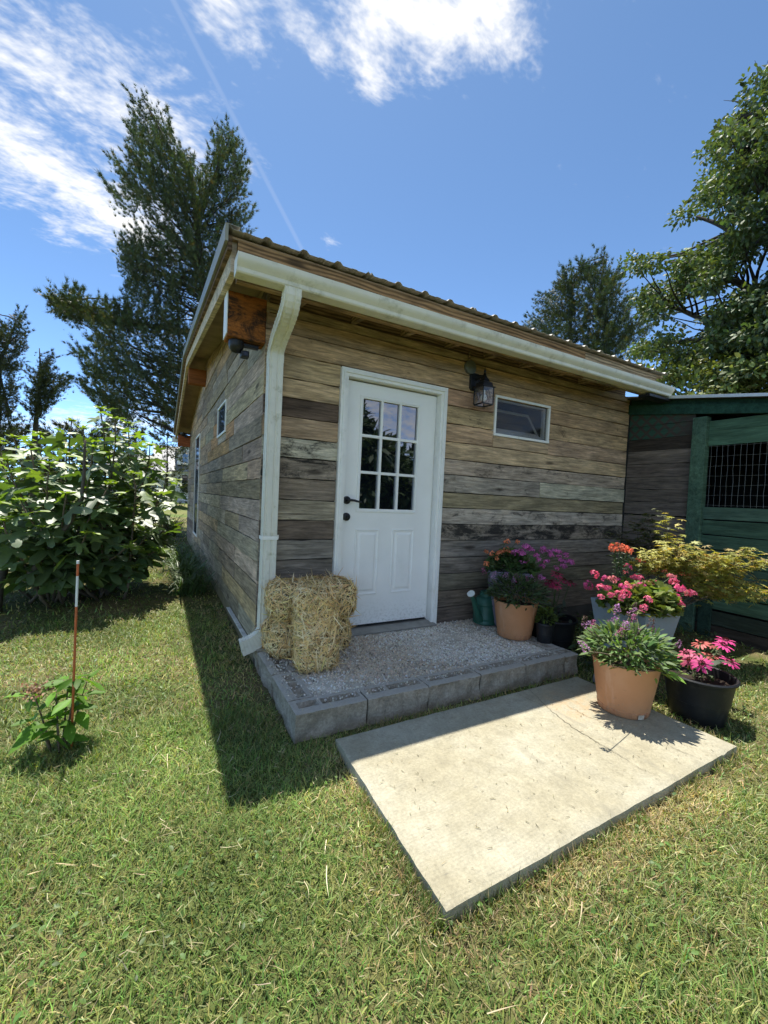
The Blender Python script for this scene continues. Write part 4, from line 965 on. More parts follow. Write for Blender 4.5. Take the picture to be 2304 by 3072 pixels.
LI = [np.array(p) for p in ((2.03, -.28), (2.30, -.49), (2.49, -.24), (2.22, -.03))]
planter('square_planter', LI, .655, ZG, .62, PLANT_LILAC, 'lilac grey planter behind the shaded orange pot')
# ---- watering can
can = thing('watering_can', 'dark green plastic watering can with white rose', 'watering can', (2.106, -.169, ZG))
CANG = m_plain('green_plastic', (.030, .12, .085), .42, .12, 6.0, .05, spec=.45)
ob('body', B().lathe([(.100, 0), (.112, .008), (.113, .022), (.109, .03), (.109, .05), (.112, .055), (.110, .062), (.106, .17), (.110, .175), (.110, .188), (.105, .195), (.098, .225), (.080, .243), (.062, .250), (.060, .262), (.062, .275), (.050, .285), (.040, .287)], 36, capt=False), CANG, can, auto=True)
ob('collar', B().lathe([(.050, .284), (.054, .293), (.046, .296), (.040, .286), (.038, .26)], 28, capb=False), CANG, can, auto=True)
ob('spout', B().tube([(-.085, -.03, .05), (-.13, -.045, .085), (-.165, -.058, .15), (-.21, -.072, .235), (-.245, -.085, .285), (-.262, -.092, .305)], [.040, .034, .026, .020, .020, .030], 14), CANG, can, auto=True)
ob('rose', B().tube([(-.2625, -.0922, .3055), (-.268, -.094, .313), (-.271, -.095, .316)], [.034, .035, .029], 20), m_plain('white_rose', (.62, .66, .62), .5), can, auto=True)
ob('handle', B().tube([(.055, .0, .27), (.10, .01, .30), (.15, .018, .27), (.158, .02, .20), (.115, .012, .14)], [.013, .014, .014, .013, .012], 10), CANG, can, auto=True)
# ---- marker stake
sb_ = at(213, 2256, 'z', 0.0)
stk = thing('marker_stake', 'thin orange and white driveway marker stake in the lawn', 'stake', (sb_[0], sb_[1], -.05)); tp_ = np.array([.011, 0, .956])
STO = m_plain('stake_orange', (.50, .12, .035), .5, .2, 20.0, dirt=((.45, .30, .22), .4)); STW = m_plain('stake_white', (.75, .75, .72), .5)
for nm, a, c, mt in (('rod', 0, .775, STO), ('reflective_band', .775, .925, STW), ('rod', .925, .985, STO), ('cap', .985, 1.0, STW)):
    ob(nm, B().tube([tp_*a, tp_*c], .0052 if nm != 'cap' else .0062, 8), mt, stk, auto=True)
# ---------------------------------------------------------------- plants
LEAF_FIG = m_leaf('fig_leaf', .38, .22, .5, (1.35, 1.5, .3), 5.0)
LEAF = m_leaf('leaf', .34, .14, .5)
LEAF_SOFT = m_leaf('soft_leaf', .40, .06, .6, (1.25, 1.2, .6))
LEAF_FAR = m_leaf('tree_leaf', .28, .10, .55, (1.3, 1.3, .5), .7)
PETAL = m_leaf('petal', .35, .05, .5, (1.15, .9, .95), 60.0)
BARK = m_plain('bark', (.10, .085, .068), .95, .4, 14.0, 1.0, bscale=30.0)
BARK_DARK = m_plain('dark_bark', (.05, .042, .035), .95, .4, 8.0, .8, bscale=20.0)
STEM = m_plain('green_stem', (.06, .10, .03), .6, .3, 20.0)
STEM_W = m_plain('woody_stem', (.16, .12, .08), .9, .4, 20.0, .5)
def leaf_objects(parent, name, T, TF, pos, axis, nrm, size, col, mat, nobj, restname, nvar=5):
    """the leaves nearest the viewer as objects of their own, the others joined"""
    origin = np.array(parent.location); order = np.argsort(np.linalg.norm(pos-CAM_O, axis=1)); near, rest = order[:nobj], order[nobj:]
    lum = col.sum(1); br = np.quantile(lum, np.linspace(0, 1, nvar+1)[1:-1]); var = []
    T = np.asarray(T, float); grp = np.digitize(lum, br)
    for k in range(nvar):
        c = col[grp == k].mean(0) if (grp == k).any() else col.mean(0); T2 = T.copy(); r = np.hypot(T[:, 0], T[:, 1])
        T2[:, 2] += .06*np.sin(T[:, 0]*5+k)*r+.05*np.cos(T[:, 1]*6+2*k)*r
        me = mesh_np(name, T2, [np.array([f for f in TF if len(f) == m]) for m in sorted({len(f) for f in TF})], np.repeat(c[None], len(T), 0)); me.materials.append(mat); var.append(me)
    size = np.broadcast_to(size, (len(pos),))
    ex = unit(axis); ez = unit(nrm-ex*np.sum(nrm*ex, 1, keepdims=True)); ey = np.cross(ez, ex); loc = pos-origin
    for i in near:
        o = bpy.data.objects.new(name, var[grp[i]]); COL.objects.link(o); o.parent = parent; s = size[i]
        o.matrix_basis = Matrix([[ex[i, 0]*s, ey[i, 0]*s, ez[i, 0]*s, loc[i, 0]], [ex[i, 1]*s, ey[i, 1]*s, ez[i, 1]*s, loc[i, 1]], [ex[i, 2]*s, ey[i, 2]*s, ez[i, 2]*s, loc[i, 2]], [0, 0, 0, 1]])
    if len(rest):
        V, F, C = scatter(T, TF, loc[rest], axis[rest], nrm[rest], size[rest], col[rest]); o = link(restname, mesh_np(restname, V, F, C), mat, parent); o['kind'] = 'stuff'
def joined(parent, name, parts, mat, stuff=True):
    V, F, C = merge(parts); o = link(name, mesh_np(name, V-np.array(parent.location), F, C), mat, parent)
    if stuff: o['kind'] = 'stuff'
    return o
def curve(p0, p1, up, n=7, sag=0.0):
    p0, p1 = np.asarray(p0, float), np.asarray(p1, float); t = np.linspace(0, 1, n)[:, None]
    mid = (p0+p1)/2+np.array([0, 0, up]); return (1-t)**2*p0+2*t*(1-t)*mid+t*t*p1
# ---- fig
FB = np.array([-1.32, 2.55, .03]); fig = thing('fig_tree', 'big fig bush with broad lobed leaves left of the shed', 'fig tree', FB)
tops = []
for px, py, y in ((300, 1225, 2.35), (215, 1262, 2.7), (385, 1270, 2.5), (90, 1335, 2.2), (20, 1380, 2.0), (-70, 1360, 2.3), (150, 1390, 1.9), (280, 1340, 2.0), (450, 1335, 2.7), (500, 1420, 2.5), (470, 1480, 2.15), (535, 1440, 3.0), (505, 1560, 2.35),
                  (400, 1420, 2.0), (330, 1450, 1.75), (200, 1480, 1.7), (60, 1500, 1.65), (-60, 1470, 1.8), (120, 1580, 1.6), (10, 1560, 1.55), (440, 1590, 1.95), (470, 1650, 2.0), (380, 1640, 1.75), (260, 1600, 1.6), (330, 1300, 3.2), (430, 1380, 3.4), (180, 1330, 3.2), (40, 1310, 3.2), (-120, 1420, 2.6), (-150, 1320, 3.2),
                  (250, 1400, 2.6), (120, 1300, 2.9), (360, 1500, 2.2), (-100, 1560, 1.9), (300, 1560, 1.9), (160, 1650, 1.75), (60, 1650, 1.7), (400, 1700, 1.95), (-30, 1680, 1.75), (345, 1255, 2.2), (250, 1285, 2.4), (320, 1330, 2.5), (410, 1310, 2.9), (100, 1420, 2.4), (200, 1360, 2.2), (0, 1330, 2.6)):
    tops.append(at(px, py, 'y', y))
bst = B(); LP, LA, LN, LS, LC = [], [], [], [], []
for tpt in tops:
    b0 = FB+np.array([rng.normal()*.16, rng.normal()*.16, 0]); b0 = b0+(tpt-FB)*np.array([.25, .25, 0])
    pts = curve(b0, tpt, -.05+.12*(tpt[2] < 1), 9); mid_out = unit((tpt-FB)*np.array([1, 1, 0])); pts[1:-1] += mid_out*.05
    bst.tube([p-FB for p in pts], np.linspace(.015, .006, 9), 6)
    L = np.sum(np.linalg.norm(np.diff(pts, axis=0), axis=1)); nl = int(max(8, L/.075)); ph = rng.uniform(0, 6.28)
    for k in range(nl):
        s = .26+.74*(k+.5)/nl if L > .8 else .35+.65*(k+.5)/nl; i = s*8; i0 = min(int(i), 7); p = pts[i0]+(pts[i0+1]-pts[i0])*(i-i0); ph += 2.4
        out = np.array([math.cos(ph), math.sin(ph), 0]); out = unit(out+mid_out*.5)
        pet = .07+.06*(1-s); tip = k > nl-4
        q_ = p+out*pet+np.array([0, 0, .03]); bst.tube([p-FB, (p+q_)/2-FB+np.array([0, 0, .015]), q_-FB], .0022, 3, False)
        LP.append(q_); LA.append(out+np.array([0, 0, -.25+.5*tip+rng.normal()*.22])); LN.append(np.array([rng.normal()*.5, rng.normal()*.5, 1.0])); LS.append(rng.uniform(.13, .26)*(.6 if tip else 1.0))
        LC.append(np.array((.20, .29, .05) if tip else (.11, .175, .065))*rng.uniform(.6, 1.45))
    for a in range(4):                                                                           # bright shoot tip
        ang = a*1.57+ph; LP.append(tpt); LA.append(np.array([math.cos(ang), math.sin(ang), .5])); LN.append(np.array([-math.cos(ang)*.5, -math.sin(ang)*.5, 1.0])); LS.append(rng.uniform(.06, .10)); LC.append(np.array((.26, .34, .06))*rng.uniform(.8, 1.2))
ob('stems', bst, STEM_W, fig, smooth=True)
br = [at(px, py, 'y', 1.72) for px, py in ((75, 1745), (150, 1640), (215, 1560), (243, 1500), (252, 1430), (254, 1345), (256, 1320))]
ob('branch', B().tube([p-FB for p in br], [.028, .024, .02, .017, .014, .010, .007], 8).tube([br[1]-FB, br[1]-FB+np.array([-.02, 0, .07])], [.014, .011], 6), BARK, fig, smooth=True)
ob('trunk', B().tube([np.array([-.55, -.55, -.05]), np.array([-.52, -.6, .3]), np.array([-.45, -.62, .5])], [.045, .04, .03], 8), BARK, fig, smooth=True)
leaf_objects(fig, 'leaf', FIG, FIG_F, np.array(LP), np.array(LA), np.array(LN), np.array(LS), np.array(LC), LEAF_FIG, 290, 'inner_leaves', 7)
# ---- daylilies along the side wall
def lily(loc, n, L, label, base=(.09, .15, .04)):
    t = thing('daylily_clump', label, 'plant', loc, 'strap-leaved clumps along the side wall'); P = np.array(loc)+np.c_[rng.normal(size=(n, 2))*.09, np.zeros(n)]
    a = rng.uniform(0, 6.28, n); out = np.c_[np.cos(a), np.sin(a), np.zeros(n)]; D0 = out*.35+np.array([0, 0, 1.0]); D1 = out+np.array([0, 0, -.55])*rng.uniform(.3, 1.3, (n, 1))
    joined(t, 'leaves', [strips(P, D0, D1, L*rng.uniform(.6, 1.15, n), rng.uniform(.010, .018, n), jcol(base, n, .25, .08), 6)], LEAF)
lily((-.22, 2.25, .03), 150, .62, 'nearest clump of arching strap leaves by the shed wall')
lily((-.20, 2.95, .04), 130, .66, 'second clump of strap leaves by the shed wall')
lily((-.24, 3.75, .05), 130, .72, 'third clump of strap leaves by the shed wall')
lily((-.28, 4.6, .05), 130, .75, 'farthest clump of strap leaves by the shed wall')
lily((-.30, 8.6, .05), 220, 1.25, 'tall pale ornamental grass beyond the shed corner', (.13, .13, .06))
# ---- hydrangea
HB = at(180, 2258, 'z', 0.0); hyd = thing('hydrangea_seedling', 'small green leafy hydrangea beside the marker stake', 'plant', HB)
bs = B(); LP, LA, LN, LS, LC = [], [], [], [], []
for k, (dx, dy, h) in enumerate(((-.11, -.04, .17), (-.03, .03, .26), (.06, -.02, .23), (.02, .10, .28), (-.14, .08, .24), (.11, .10, .26), (.0, -.08, .15), (.07, .02, .30))):
    b0 = HB+np.array([dx*.25, dy*.25, 0]); t1 = HB+np.array([dx*.8, dy*.8, h*1.12]); pts = curve(b0, t1, .03, 5); bs.tube([p-HB for p in pts], [.005, .0045, .004, .0035, .003], 6)
    for lvl in (0.55, .78, 1.0):
        p = pts[min(4, int(lvl*4))]; a0 = k*1.1+lvl*5
        for m_ in range(2 if lvl < 1 else 4):
            a = a0+m_*(math.pi if lvl < 1 else 1.57); out = np.array([math.cos(a), math.sin(a), 0])
            LP.append(p+out*.008); LA.append(out+np.array([0, 0, rng.uniform(-.65, .5)])); LN.append(np.array([-out[0]*.3+rng.normal()*.3, -out[1]*.3+rng.normal()*.3, 1])); LS.append(rng.uniform(.085, .135) if lvl < 1 else rng.uniform(.07, .11)); LC.append(np.array((.115, .235, .03))*rng.uniform(.6, 1.45))
ob('stems', bs, STEM_W, hyd, smooth=True)
leaf_objects(hyd, 'leaf', [(x, y*.68, z) for x, y, z in OVATE], OVATE_F, np.array(LP), np.array(LA), np.array(LN), np.array(LS), np.array(LC), m_leaf('hydrangea_leaf', .45, .04, .5, (1.5, 1.5, .3), 30.0), 60, 'leaves')
n = 160; c0 = at(108, 2070, 'y', HB[1]+.05); P = c0+rng.normal(size=(n, 3))*np.array([.032, .03, .014]); nm = rand_unit(n)+np.array([0, 0, .8])
joined(hyd, 'dried_flower_head', [scatter(OVATE, OVATE_F, P, rand_unit(n), nm, rng.uniform(.012, .02, n), jcol((.36, .22, .13), n, .25))], PETAL)
# ---- mounds, flower heads
def mound(center, rad, n, size, base, T, TF, up=.6, v=.22, shell=.55):
    d = rand_unit(n); d[:, 2] = np.abs(d[:, 2])*1.0-.12*(rng.random(n) < .4); r = shell+(1-shell)*rng.random(n)**.6; r *= 1+.14*fbm(d*3.1+center, 3, 3)
    P = center+d*np.array(rad)*r[:, None]; out = unit(d*np.array([1, 1, .6])+.45*rand_unit(n)); nrm = np.array([0, 0, up])+d*.5+.45*rand_unit(n)
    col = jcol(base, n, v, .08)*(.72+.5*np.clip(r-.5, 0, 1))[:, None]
    return scatter(T, TF, P, out, nrm, rng.uniform(.7, 1.25, n)*size, col)
def umbel_mesh(name, base, r, n, psize, seed):
    r_ = np.random.default_rng(seed); d = unit(r_.normal(size=(n, 3))); d[:, 2] = np.abs(d[:, 2])*1.0-.25
    P = d*r*np.array([1, 1, .7]); V, F, C = scatter(OVATE, OVATE_F, P, unit(np.cross(d, r_.normal(size=(n, 3)))), d+.25*r_.normal(size=(n, 3)), psize*r_.uniform(.7, 1.2, n), np.clip(np.asarray(base)[None]*(1+r_.normal(size=(n, 1))*.2), .01, 1))
    me = mesh_np(name, V, F, C); me.materials.append(PETAL); return me
def heads(parent, name, meshes, pts, smin=.8, smax=1.2):
    org = np.array(parent.location)
    for i, p in enumerate(pts):
        o = bpy.data.objects.new(name, meshes[i % len(meshes)]); COL.objects.link(o); o.parent = parent; o.location = tuple(np.asarray(p)-org); o.rotation_euler = (rng.normal()*.35, rng.normal()*.35, rng.uniform(0, 6)); s = rng.uniform(smin, smax); o.scale = (s, s, s)
def stalks(parent, base, pts, mat=None, r=.0022):
    b = B(); org = np.array(parent.location)
    for p in pts: b.tube([q_-org for q_ in curve(np.asarray(base)+rng.normal(size=3)*np.array([.05, .05, 0]), p, .03, 5)], r, 4, False)
    ob('stems', b, mat or STEM, parent)
# pink geraniums in the blue planter
bc = np.array([*(sum(BL)/4), .50])
ger = thing('pink_geraniums', 'pink geraniums blooming in the blue grey planter', 'plant', bc)
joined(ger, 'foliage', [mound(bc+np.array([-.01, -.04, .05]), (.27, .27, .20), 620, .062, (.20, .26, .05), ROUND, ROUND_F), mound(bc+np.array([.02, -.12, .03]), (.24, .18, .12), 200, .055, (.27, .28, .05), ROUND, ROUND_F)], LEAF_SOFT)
PK = [umbel_mesh('geranium_head', c, .030, 44, .019, s) for s, c in enumerate(((.86, .15, .26), (.90, .22, .34), (.82, .13, .32), (.88, .30, .30)))]
pts = []
for px, py, y in ((1783, 1722, -1.15), (1800, 1760, -1.25), (1815, 1735, -1.2), (1837, 1737, -1.25), (1833, 1785, -1.35), (1855, 1778, -1.35), (1870, 1760, -1.3), (1884, 1757, -1.3), (1876, 1782, -1.38), (1867, 1790, -1.38), (1884, 1700, -1.15), (1876, 1718, -1.15), (1902, 1733, -1.2), (1917, 1735, -1.22), (1925, 1755, -1.3), (1948, 1750, -1.3), (1962, 1752, -1.3),
                  (1945, 1798, -1.44), (1988, 1770, -1.35), (2015, 1730, -1.35), (2022, 1745, -1.4), (2030, 1760, -1.42), (2040, 1765, -1.45), (2053, 1775, -1.45), (2068, 1778, -1.45), (2080, 1780, -1.45), (2033, 1792, -1.47), (2012, 1795, -1.47), (2040, 1810, -1.5), (1803, 1790, -1.3), (1853, 1740, -1.2), (1905, 1760, -1.3), (1822, 1765, -1.28), (1932, 1823, -1.49), (1765, 1755, -1.12)): pts.append(at(px, py, 'y', y))
heads(ger, 'flower_head', PK, pts, .75, 1.15); stalks(ger, bc+np.array([0, 0, .03]), pts)
snap_leaf = (.10, .15, .065)
def snaps(name, label, loc, tops_, base, colr, nleaf=16):
    t = thing(name, label, 'plant', loc); L = []; b = B()
    for p in tops_:
        foot = np.asarray(base)+rng.normal(size=3)*np.array([.05, .05, 0]); c = curve(foot, p, .04, 8); b.tube([q_-np.array(loc) for q_ in c], .0025, 4, False)
        k = rng.integers(1, 7, nleaf); P = c[k]+(c[k+1]-c[k])*rng.random((nleaf, 1)); a = rng.uniform(0, 6.28, nleaf); out = np.c_[np.cos(a), np.sin(a), rng.uniform(-.2, .6, nleaf)]
        L.append(scatter(LANCE, LANCE_F, P, out, np.c_[rng.normal(size=(nleaf, 2))*.4, np.ones(nleaf)], rng.uniform(.03, .055, nleaf), jcol(snap_leaf, nleaf, .25)))
    ob('stems', b, STEM, t); joined(t, 'foliage', L, LEAF)
    heads(t, 'flower_head', [umbel_mesh('bloom', colr, .022, 22, .02, s) for s in (31, 32, 33)], tops_)
snaps('snapdragons', 'coral snapdragons standing behind the pink geraniums', (2.62, -1.02, .5), [at(px, py, 'y', y) for px, py, y in ((1838, 1642, -1.14), (1852, 1633, -1.14), (1866, 1638, -1.15), (1880, 1645, -1.15), (1892, 1652, -1.16), (1845, 1650, -1.15), (1915, 1680, -1.1), (1930, 1683, -1.1), (1962, 1706, -1.15), (1992, 1714, -1.2), (2047, 1722, -1.25), (2063, 1725, -1.25), (1870, 1650, -1.16), (1860, 1646, -1.15), (1885, 1655, -1.17))], (2.50, -1.16, .5), (.90, .25, .13), 26)
# lilac planter
lc = np.array([2.26, -.26, .60]); pg = thing('purple_geraniums', 'purple geraniums in the lilac planter against the wall', 'plant', lc)
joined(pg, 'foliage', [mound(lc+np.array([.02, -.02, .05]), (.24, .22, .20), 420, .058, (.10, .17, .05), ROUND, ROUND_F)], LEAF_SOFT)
PU = [umbel_mesh('purple_head', (.74, .20, .50), .030, 40, .020, s) for s in (5, 6, 7)]
pts = [at(px, py, 'y', y) for px, py, y in ((1545, 1657, -.35), (1560, 1655, -.35), (1585, 1643, -.3), (1597, 1650, -.3), (1630, 1645, -.25), (1650, 1660, -.3), (1655, 1668, -.3), (1675, 1655, -.3), (1680, 1680, -.3), (1692, 1685, -.32), (1697, 1665, -.28), (1640, 1685, -.38), (1580, 1682, -.4), (1690, 1698, -.36), (1615, 1680, -.4), (1545, 1745, -.5), (1580, 1755, -.5), (1625, 1735, -.45))]
pts += [p+rng.normal(size=3)*np.array([.04, .04, .025]) for p in pts[:15]]; heads(pg, 'flower_head', PU, pts, .75, 1.2); stalks(pg, lc, pts)
snaps('snapdragons', 'orange snapdragons at the left edge of the lilac planter', (2.08, -.25, .55), [at(px, py, 'y', y) for px, py, y in ((1497, 1660, -.3), (1505, 1655, -.3), (1520, 1648, -.3), (1528, 1655, -.3), (1458, 1655, -.25), (1460, 1692, -.3), (1520, 1624, -.25), (1552, 1625, -.25), (1490, 1675, -.3), (1475, 1660, -.28))], (2.12, -.2, .58), (.80, .28, .13))
# butterfly bushes in the orange pots
def buddleia(loc, label, tone, spikes, yoff):
    t = thing('butterfly_bush', label, 'plant', loc); c = np.array(loc)
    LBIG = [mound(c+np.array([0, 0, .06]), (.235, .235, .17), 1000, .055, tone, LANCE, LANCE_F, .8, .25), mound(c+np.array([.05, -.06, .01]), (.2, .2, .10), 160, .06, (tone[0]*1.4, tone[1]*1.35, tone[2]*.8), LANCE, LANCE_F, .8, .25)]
    V, F, C = merge(LBIG); joined(t, 'foliage', [(V, F, C)], LEAF_SOFT)
    def spike(colr, seed):
        r_ = np.random.default_rng(seed); n = 54; h = r_.random(n); a = r_.uniform(0, 6.28, n); rr_ = .013*(1-.75*h); P = np.c_[rr_*np.cos(a), rr_*np.sin(a), h*.065]; d = np.c_[np.cos(a), np.sin(a), np.full(n, .3)]
        V, F, C = scatter(OVATE, OVATE_F, P, d, np.c_[r_.normal(size=(n, 2)), np.ones(n)], .011, np.clip(np.asarray(colr)[None]*(1+r_.normal(size=(n, 1))*.22), .01, 1)); me = mesh_np('spike', V, F, C); me.materials.append(PETAL); return me
    heads(t, 'flower_spike', [spike((.48, .24, .46), 1), spike((.55, .30, .52), 2), spike((.12, .08, .06), 3), spike((.42, .14, .26), 4)], spikes)
    stalks(t, c, spikes, STEM_W)
    b = B(); b.add([(0, 0, 0), (.028, .004, .0), (.030, .002, .03), (.0, 0, .035)], [(0, 1, 2, 3)])
    ob('plant_tag', b, WHITE_TRIM, t, loc=(.09, -.11, .015), rot=(.5, .2, .3))
buddleia((2.091, -.542, ZG+.275), 'grey green butterfly bush in the shaded orange pot', (.10, .15, .065), [at(px, py, 'y', y) for px, py, y in ((1520, 1735, -.55), (1510, 1740, -.5), (1555, 1740, -.6), (1583, 1748, -.6), (1600, 1745, -.55), (1620, 1740, -.55), (1590, 1765, -.65), (1455, 1725, -.45), (1540, 1752, -.62), (1480, 1735, -.5))], 0)
buddleia((1.911, -1.594, ZS+.275), 'silvery green butterfly bush in the sunny orange pot', (.13, .21, .065), [at(px, py, 'y', y) for px, py, y in ((1872, 1898, -1.62), (1880, 1890, -1.6), (1882, 1912, -1.65), (1852, 1912, -1.65), (1905, 1905, -1.62), (1765, 1955, -1.68), (1898, 1857, -1.5), (1900, 1870, -1.52), (1828, 1870, -1.5), (1748, 1880, -1.5), (1752, 1876, -1.5), (1780, 1888, -1.52), (1853, 1845, -1.45), (1888, 1845, -1.45), (1950, 1885, -1.55), (1965, 1905, -1.6), (1925, 1912, -1.62), (2030, 1942, -1.66), (1910, 1840, -1.45))], 0)
# coneflowers
def cone_meshes(colr, seed, name):
    r_ = np.random.default_rng(seed); n = 14; a = np.arange(n)*2*math.pi/n+r_.normal(size=n)*.06; d = np.c_[np.cos(a), np.sin(a), -.22+r_.normal(size=n)*.12]
    T = [(0, .07, 0), (0, -.07, 0), (.5, .15, .05), (.5, -.15, .05), (.9, .12, 0), (.9, -.12, 0), (1, .03, -.03), (1, -.03, -.03)]; TF = [(0, 1, 3, 2), (2, 3, 5, 4), (4, 5, 7, 6)]
    V, F, C = scatter(T, TF, d*.012, d, np.c_[np.zeros((n, 2)), np.ones(n)], r_.uniform(.040, .050, n), np.clip(np.asarray(colr)[None]*(1+r_.normal(size=(n, 1))*.15), .01, 1))
    me = mesh_np(name, V, F, C); me.materials.append(PETAL)
    P = unit(r_.normal(size=(260, 3))); P[:, 2] = np.abs(P[:, 2]); V2, F2, C2 = scatter([(0, .1, 0), (0, -.1, 0), (1, 0, 0)], [(0, 1, 2)], P*np.array([.014, .014, .012]), P, unit(np.cross(P, r_.normal(size=(260, 3)))), .009, np.clip(np.array([(.10, .022, .016)])*(1+r_.normal(size=(260, 1))*.4), .005, 1))
    mc = mesh_np(name+'_cone', V2, F2, C2); mc.materials.append(PETAL); return me, mc
def coneflowers(loc, label, hs, cols, leafcol, nleaf, tilt):
    t = thing('coneflowers', label, 'plant', loc); org = np.array(loc); ms = [cone_meshes(c, i+3, 'petals') for i, c in enumerate(cols)]; b = B()
    for i, (p, k) in enumerate(hs):
        me, mc = ms[k]; o = bpy.data.objects.new('flower', me); COL.objects.link(o); o.parent = t; o.location = tuple(p-org)
        o.rotation_euler = (tilt+rng.normal()*.22, rng.normal()*.25, rng.uniform(0, 6)); o.rotation_mode = 'XYZ'
        nv = unit(unit((p-org)*np.array([1, 1, .3]))*.45+unit(np.array([-.8, -.35, .25]))*tilt+np.array([0, 0, .75])+rng.normal(size=3)*.16); e = Vector(tuple(nv)).to_track_quat('Z', 'Y').to_matrix().to_4x4() @ Matrix.Rotation(rng.uniform(0, 6), 4, 'Z'); o.matrix_basis = Matrix.Translation(tuple(p-org)) @ e
        c = bpy.data.objects.new('cone', mc); COL.objects.link(c); c.parent = o
        b.tube([q_-org for q_ in curve(org+rng.normal(size=3)*np.array([.03, .03, 0]), p, .05, 6)], .003, 5, False)
    ob('stems', b, STEM, t); a = rng.uniform(0, 6.28, nleaf); out = np.c_[np.cos(a), np.sin(a), rng.uniform(-.1, .9, nleaf)]
    P = org+np.c_[rng.normal(size=(nleaf, 2))*.05, rng.uniform(.01, .16, nleaf)]
    joined(t, 'leaves', [scatter(LANCE, LANCE_F, P, out, np.c_[rng.normal(size=(nleaf, 2))*.3, np.ones(nleaf)], rng.uniform(.07, .13, nleaf), jcol(leafcol, nleaf, .2))], LEAF)
k_ = 1.904
coneflowers((2.40, -1.77, .23), 'bright pink coneflowers in the black pot on the grass', [(at(1740+x/k_, 1780+y/k_, 'y', yy), c) for x, y, yy, c in ((690, 283, -1.68, 1), (752, 287, -1.70, 1), (832, 266, -1.76, 0), (820, 295, -1.82, 0), (608, 342, -1.72, 2), (628, 380, -1.76, 2), (737, 352, -1.77, 1), (695, 400, -1.84, 0), (855, 387, -1.88, 0))], [(.78, .08, .30), (.62, .16, .14), (.72, .14, .26)], (.06, .10, .03), 26, R_(32))
k_ = 952/450
coneflowers((2.47, -.62, .24), 'dark crimson coneflowers in the shaded black pot', [(at(1330+x/k_, 1560+y/k_, 'y', yy), c) for x, y, yy, c in ((722, 343, -.62, 0), (765, 380, -.62, 0), (680, 393, -.66, 1), (714, 411, -.68, 0), (806, 394, -.66, 1))], [(.42, .04, .10), (.34, .03, .08)], (.035, .06, .025), 60, R_(25))
hb = np.array([2.216, -.750, ZG+.15]); herb = thing('potted_herb', 'bright green herb in the small black pot', 'plant', hb)
joined(herb, 'foliage', [mound(hb+np.array([0, 0, .02]), (.075, .075, .11), 170, .032, (.12, .17, .03), OVATE, OVATE_F)], LEAF_SOFT)
b = B()
for k in range(6): b.tube([(0, 0, -.05), (rng.normal()*.03, rng.normal()*.03, .07)], .002, 4, False)
ob('stems', b, STEM, herb)
# ---- Japanese maple
mb = np.array([3.38, -1.08, .0]); mp = thing('japanese_maple', 'yellow green Japanese maple in the corner by the green boards', 'tree', mb)
tips = [(1890, 1690, -1.08, 0), (1930, 1660, -1.15, 0), (1985, 1640, -1.2, 0), (2035, 1635, -1.26, 0), (2085, 1642, -1.3, 0), (2120, 1665, -1.34, 0), (2165, 1680, -1.38, 0), (2215, 1700, -1.42, 0), (2190, 1660, -1.42, 0), (2235, 1655, -1.45, 0), (2262, 1655, -1.47, 0), (2280, 1685, -1.49, 0), (2302, 1680, -1.51, 0), (2300, 1770, -1.5, 0), (2260, 1745, -1.48, 0), (2225, 1770, -1.44, 0), (2170, 1730, -1.38, 0), (2110, 1715, -1.32, 0), (2060, 1690, -1.28, 0), (2000, 1680, -1.2, 0), (2150, 1770, -1.36, 0), (2190, 1785, -1.42, 0), (2110, 1760, -1.34, 0), (2280, 1790, -1.5, 0), (1950, 1700, -1.15, 0), (2075, 1665, -1.3, 0), (2040, 1660, -1.2, 0), (2130, 1690, -1.3, 0),
        (1835, 1600, -.72, 1), (1880, 1560, -.82, 1), (1930, 1590, -.85, 1), (1950, 1540, -.95, 1), (1995, 1555, -1.12, 2), (1850, 1650, -.75, 1), (1900, 1630, -.85, 1), (1960, 1620, -.95, 1), (2015, 1610, -1.12, 2), (1870, 1690, -.9, 1), (1920, 1560, -.9, 1)]
bm_ = B(); LP, LA, LN, LS, LC = [], [], [], [], []
bm_.tube([(0, 0, -.03), (.0, .01, .2), (.02, -.02, .42), (.03, -.02, .55)], [.028, .024, .02, .015], 8)
for px, py, y, kind in tips:
    p1 = at(px, py, 'y', y); p1[0] = min(p1[0], 4.32); p0 = mb+np.array([.02, -.02, rng.uniform(.3, .55)]); c = curve(p0, p1, .16 if kind else .10, 10)
    bm_.tube([q_-mb for q_ in c], np.linspace(.008, .0018, 10), 5, False); nl = 60 if not kind else 40
    hd_ = unit(p1-p0)
    for _ in range(nl):
        s = rng.uniform(.55, 1.03)*9; i0 = min(int(s), 8); p = c[i0]+(c[i0+1]-c[i0])*(s-i0)+rng.normal(size=3)*np.array([.045, .045, .022])
        a = rng.uniform(0, 6.28); out = unit(np.array([math.cos(a), math.sin(a), -.15])+hd_*.7)
        LP.append(p); LA.append(out+np.array([0, 0, -.3+rng.normal()*.2])); LN.append(np.array([rng.normal()*.3, rng.normal()*.3, 1])); LS.append(rng.uniform(.038, .060))
        base_ = (.44, .47, .11) if rng.random() < .72 else (.58, .45, .16)
        if kind == 1: base_ = (.12, .14, .04)  # sprigs under the eave: shade put into a darker leaf colour
        LC.append(np.array(base_)*rng.uniform(.7, 1.25))
ob('trunk', bm_, BARK, mp, smooth=True)
leaf_objects(mp, 'leaf', MAPLE, MAPLE_F, np.array(LP), np.array(LA), np.array(LN), np.array(LS), np.array(LC), m_leaf('maple_leaf', .42, .08, .5, (1.3, 1.1, .5), 20.0), 280, 'inner_leaves', 6)
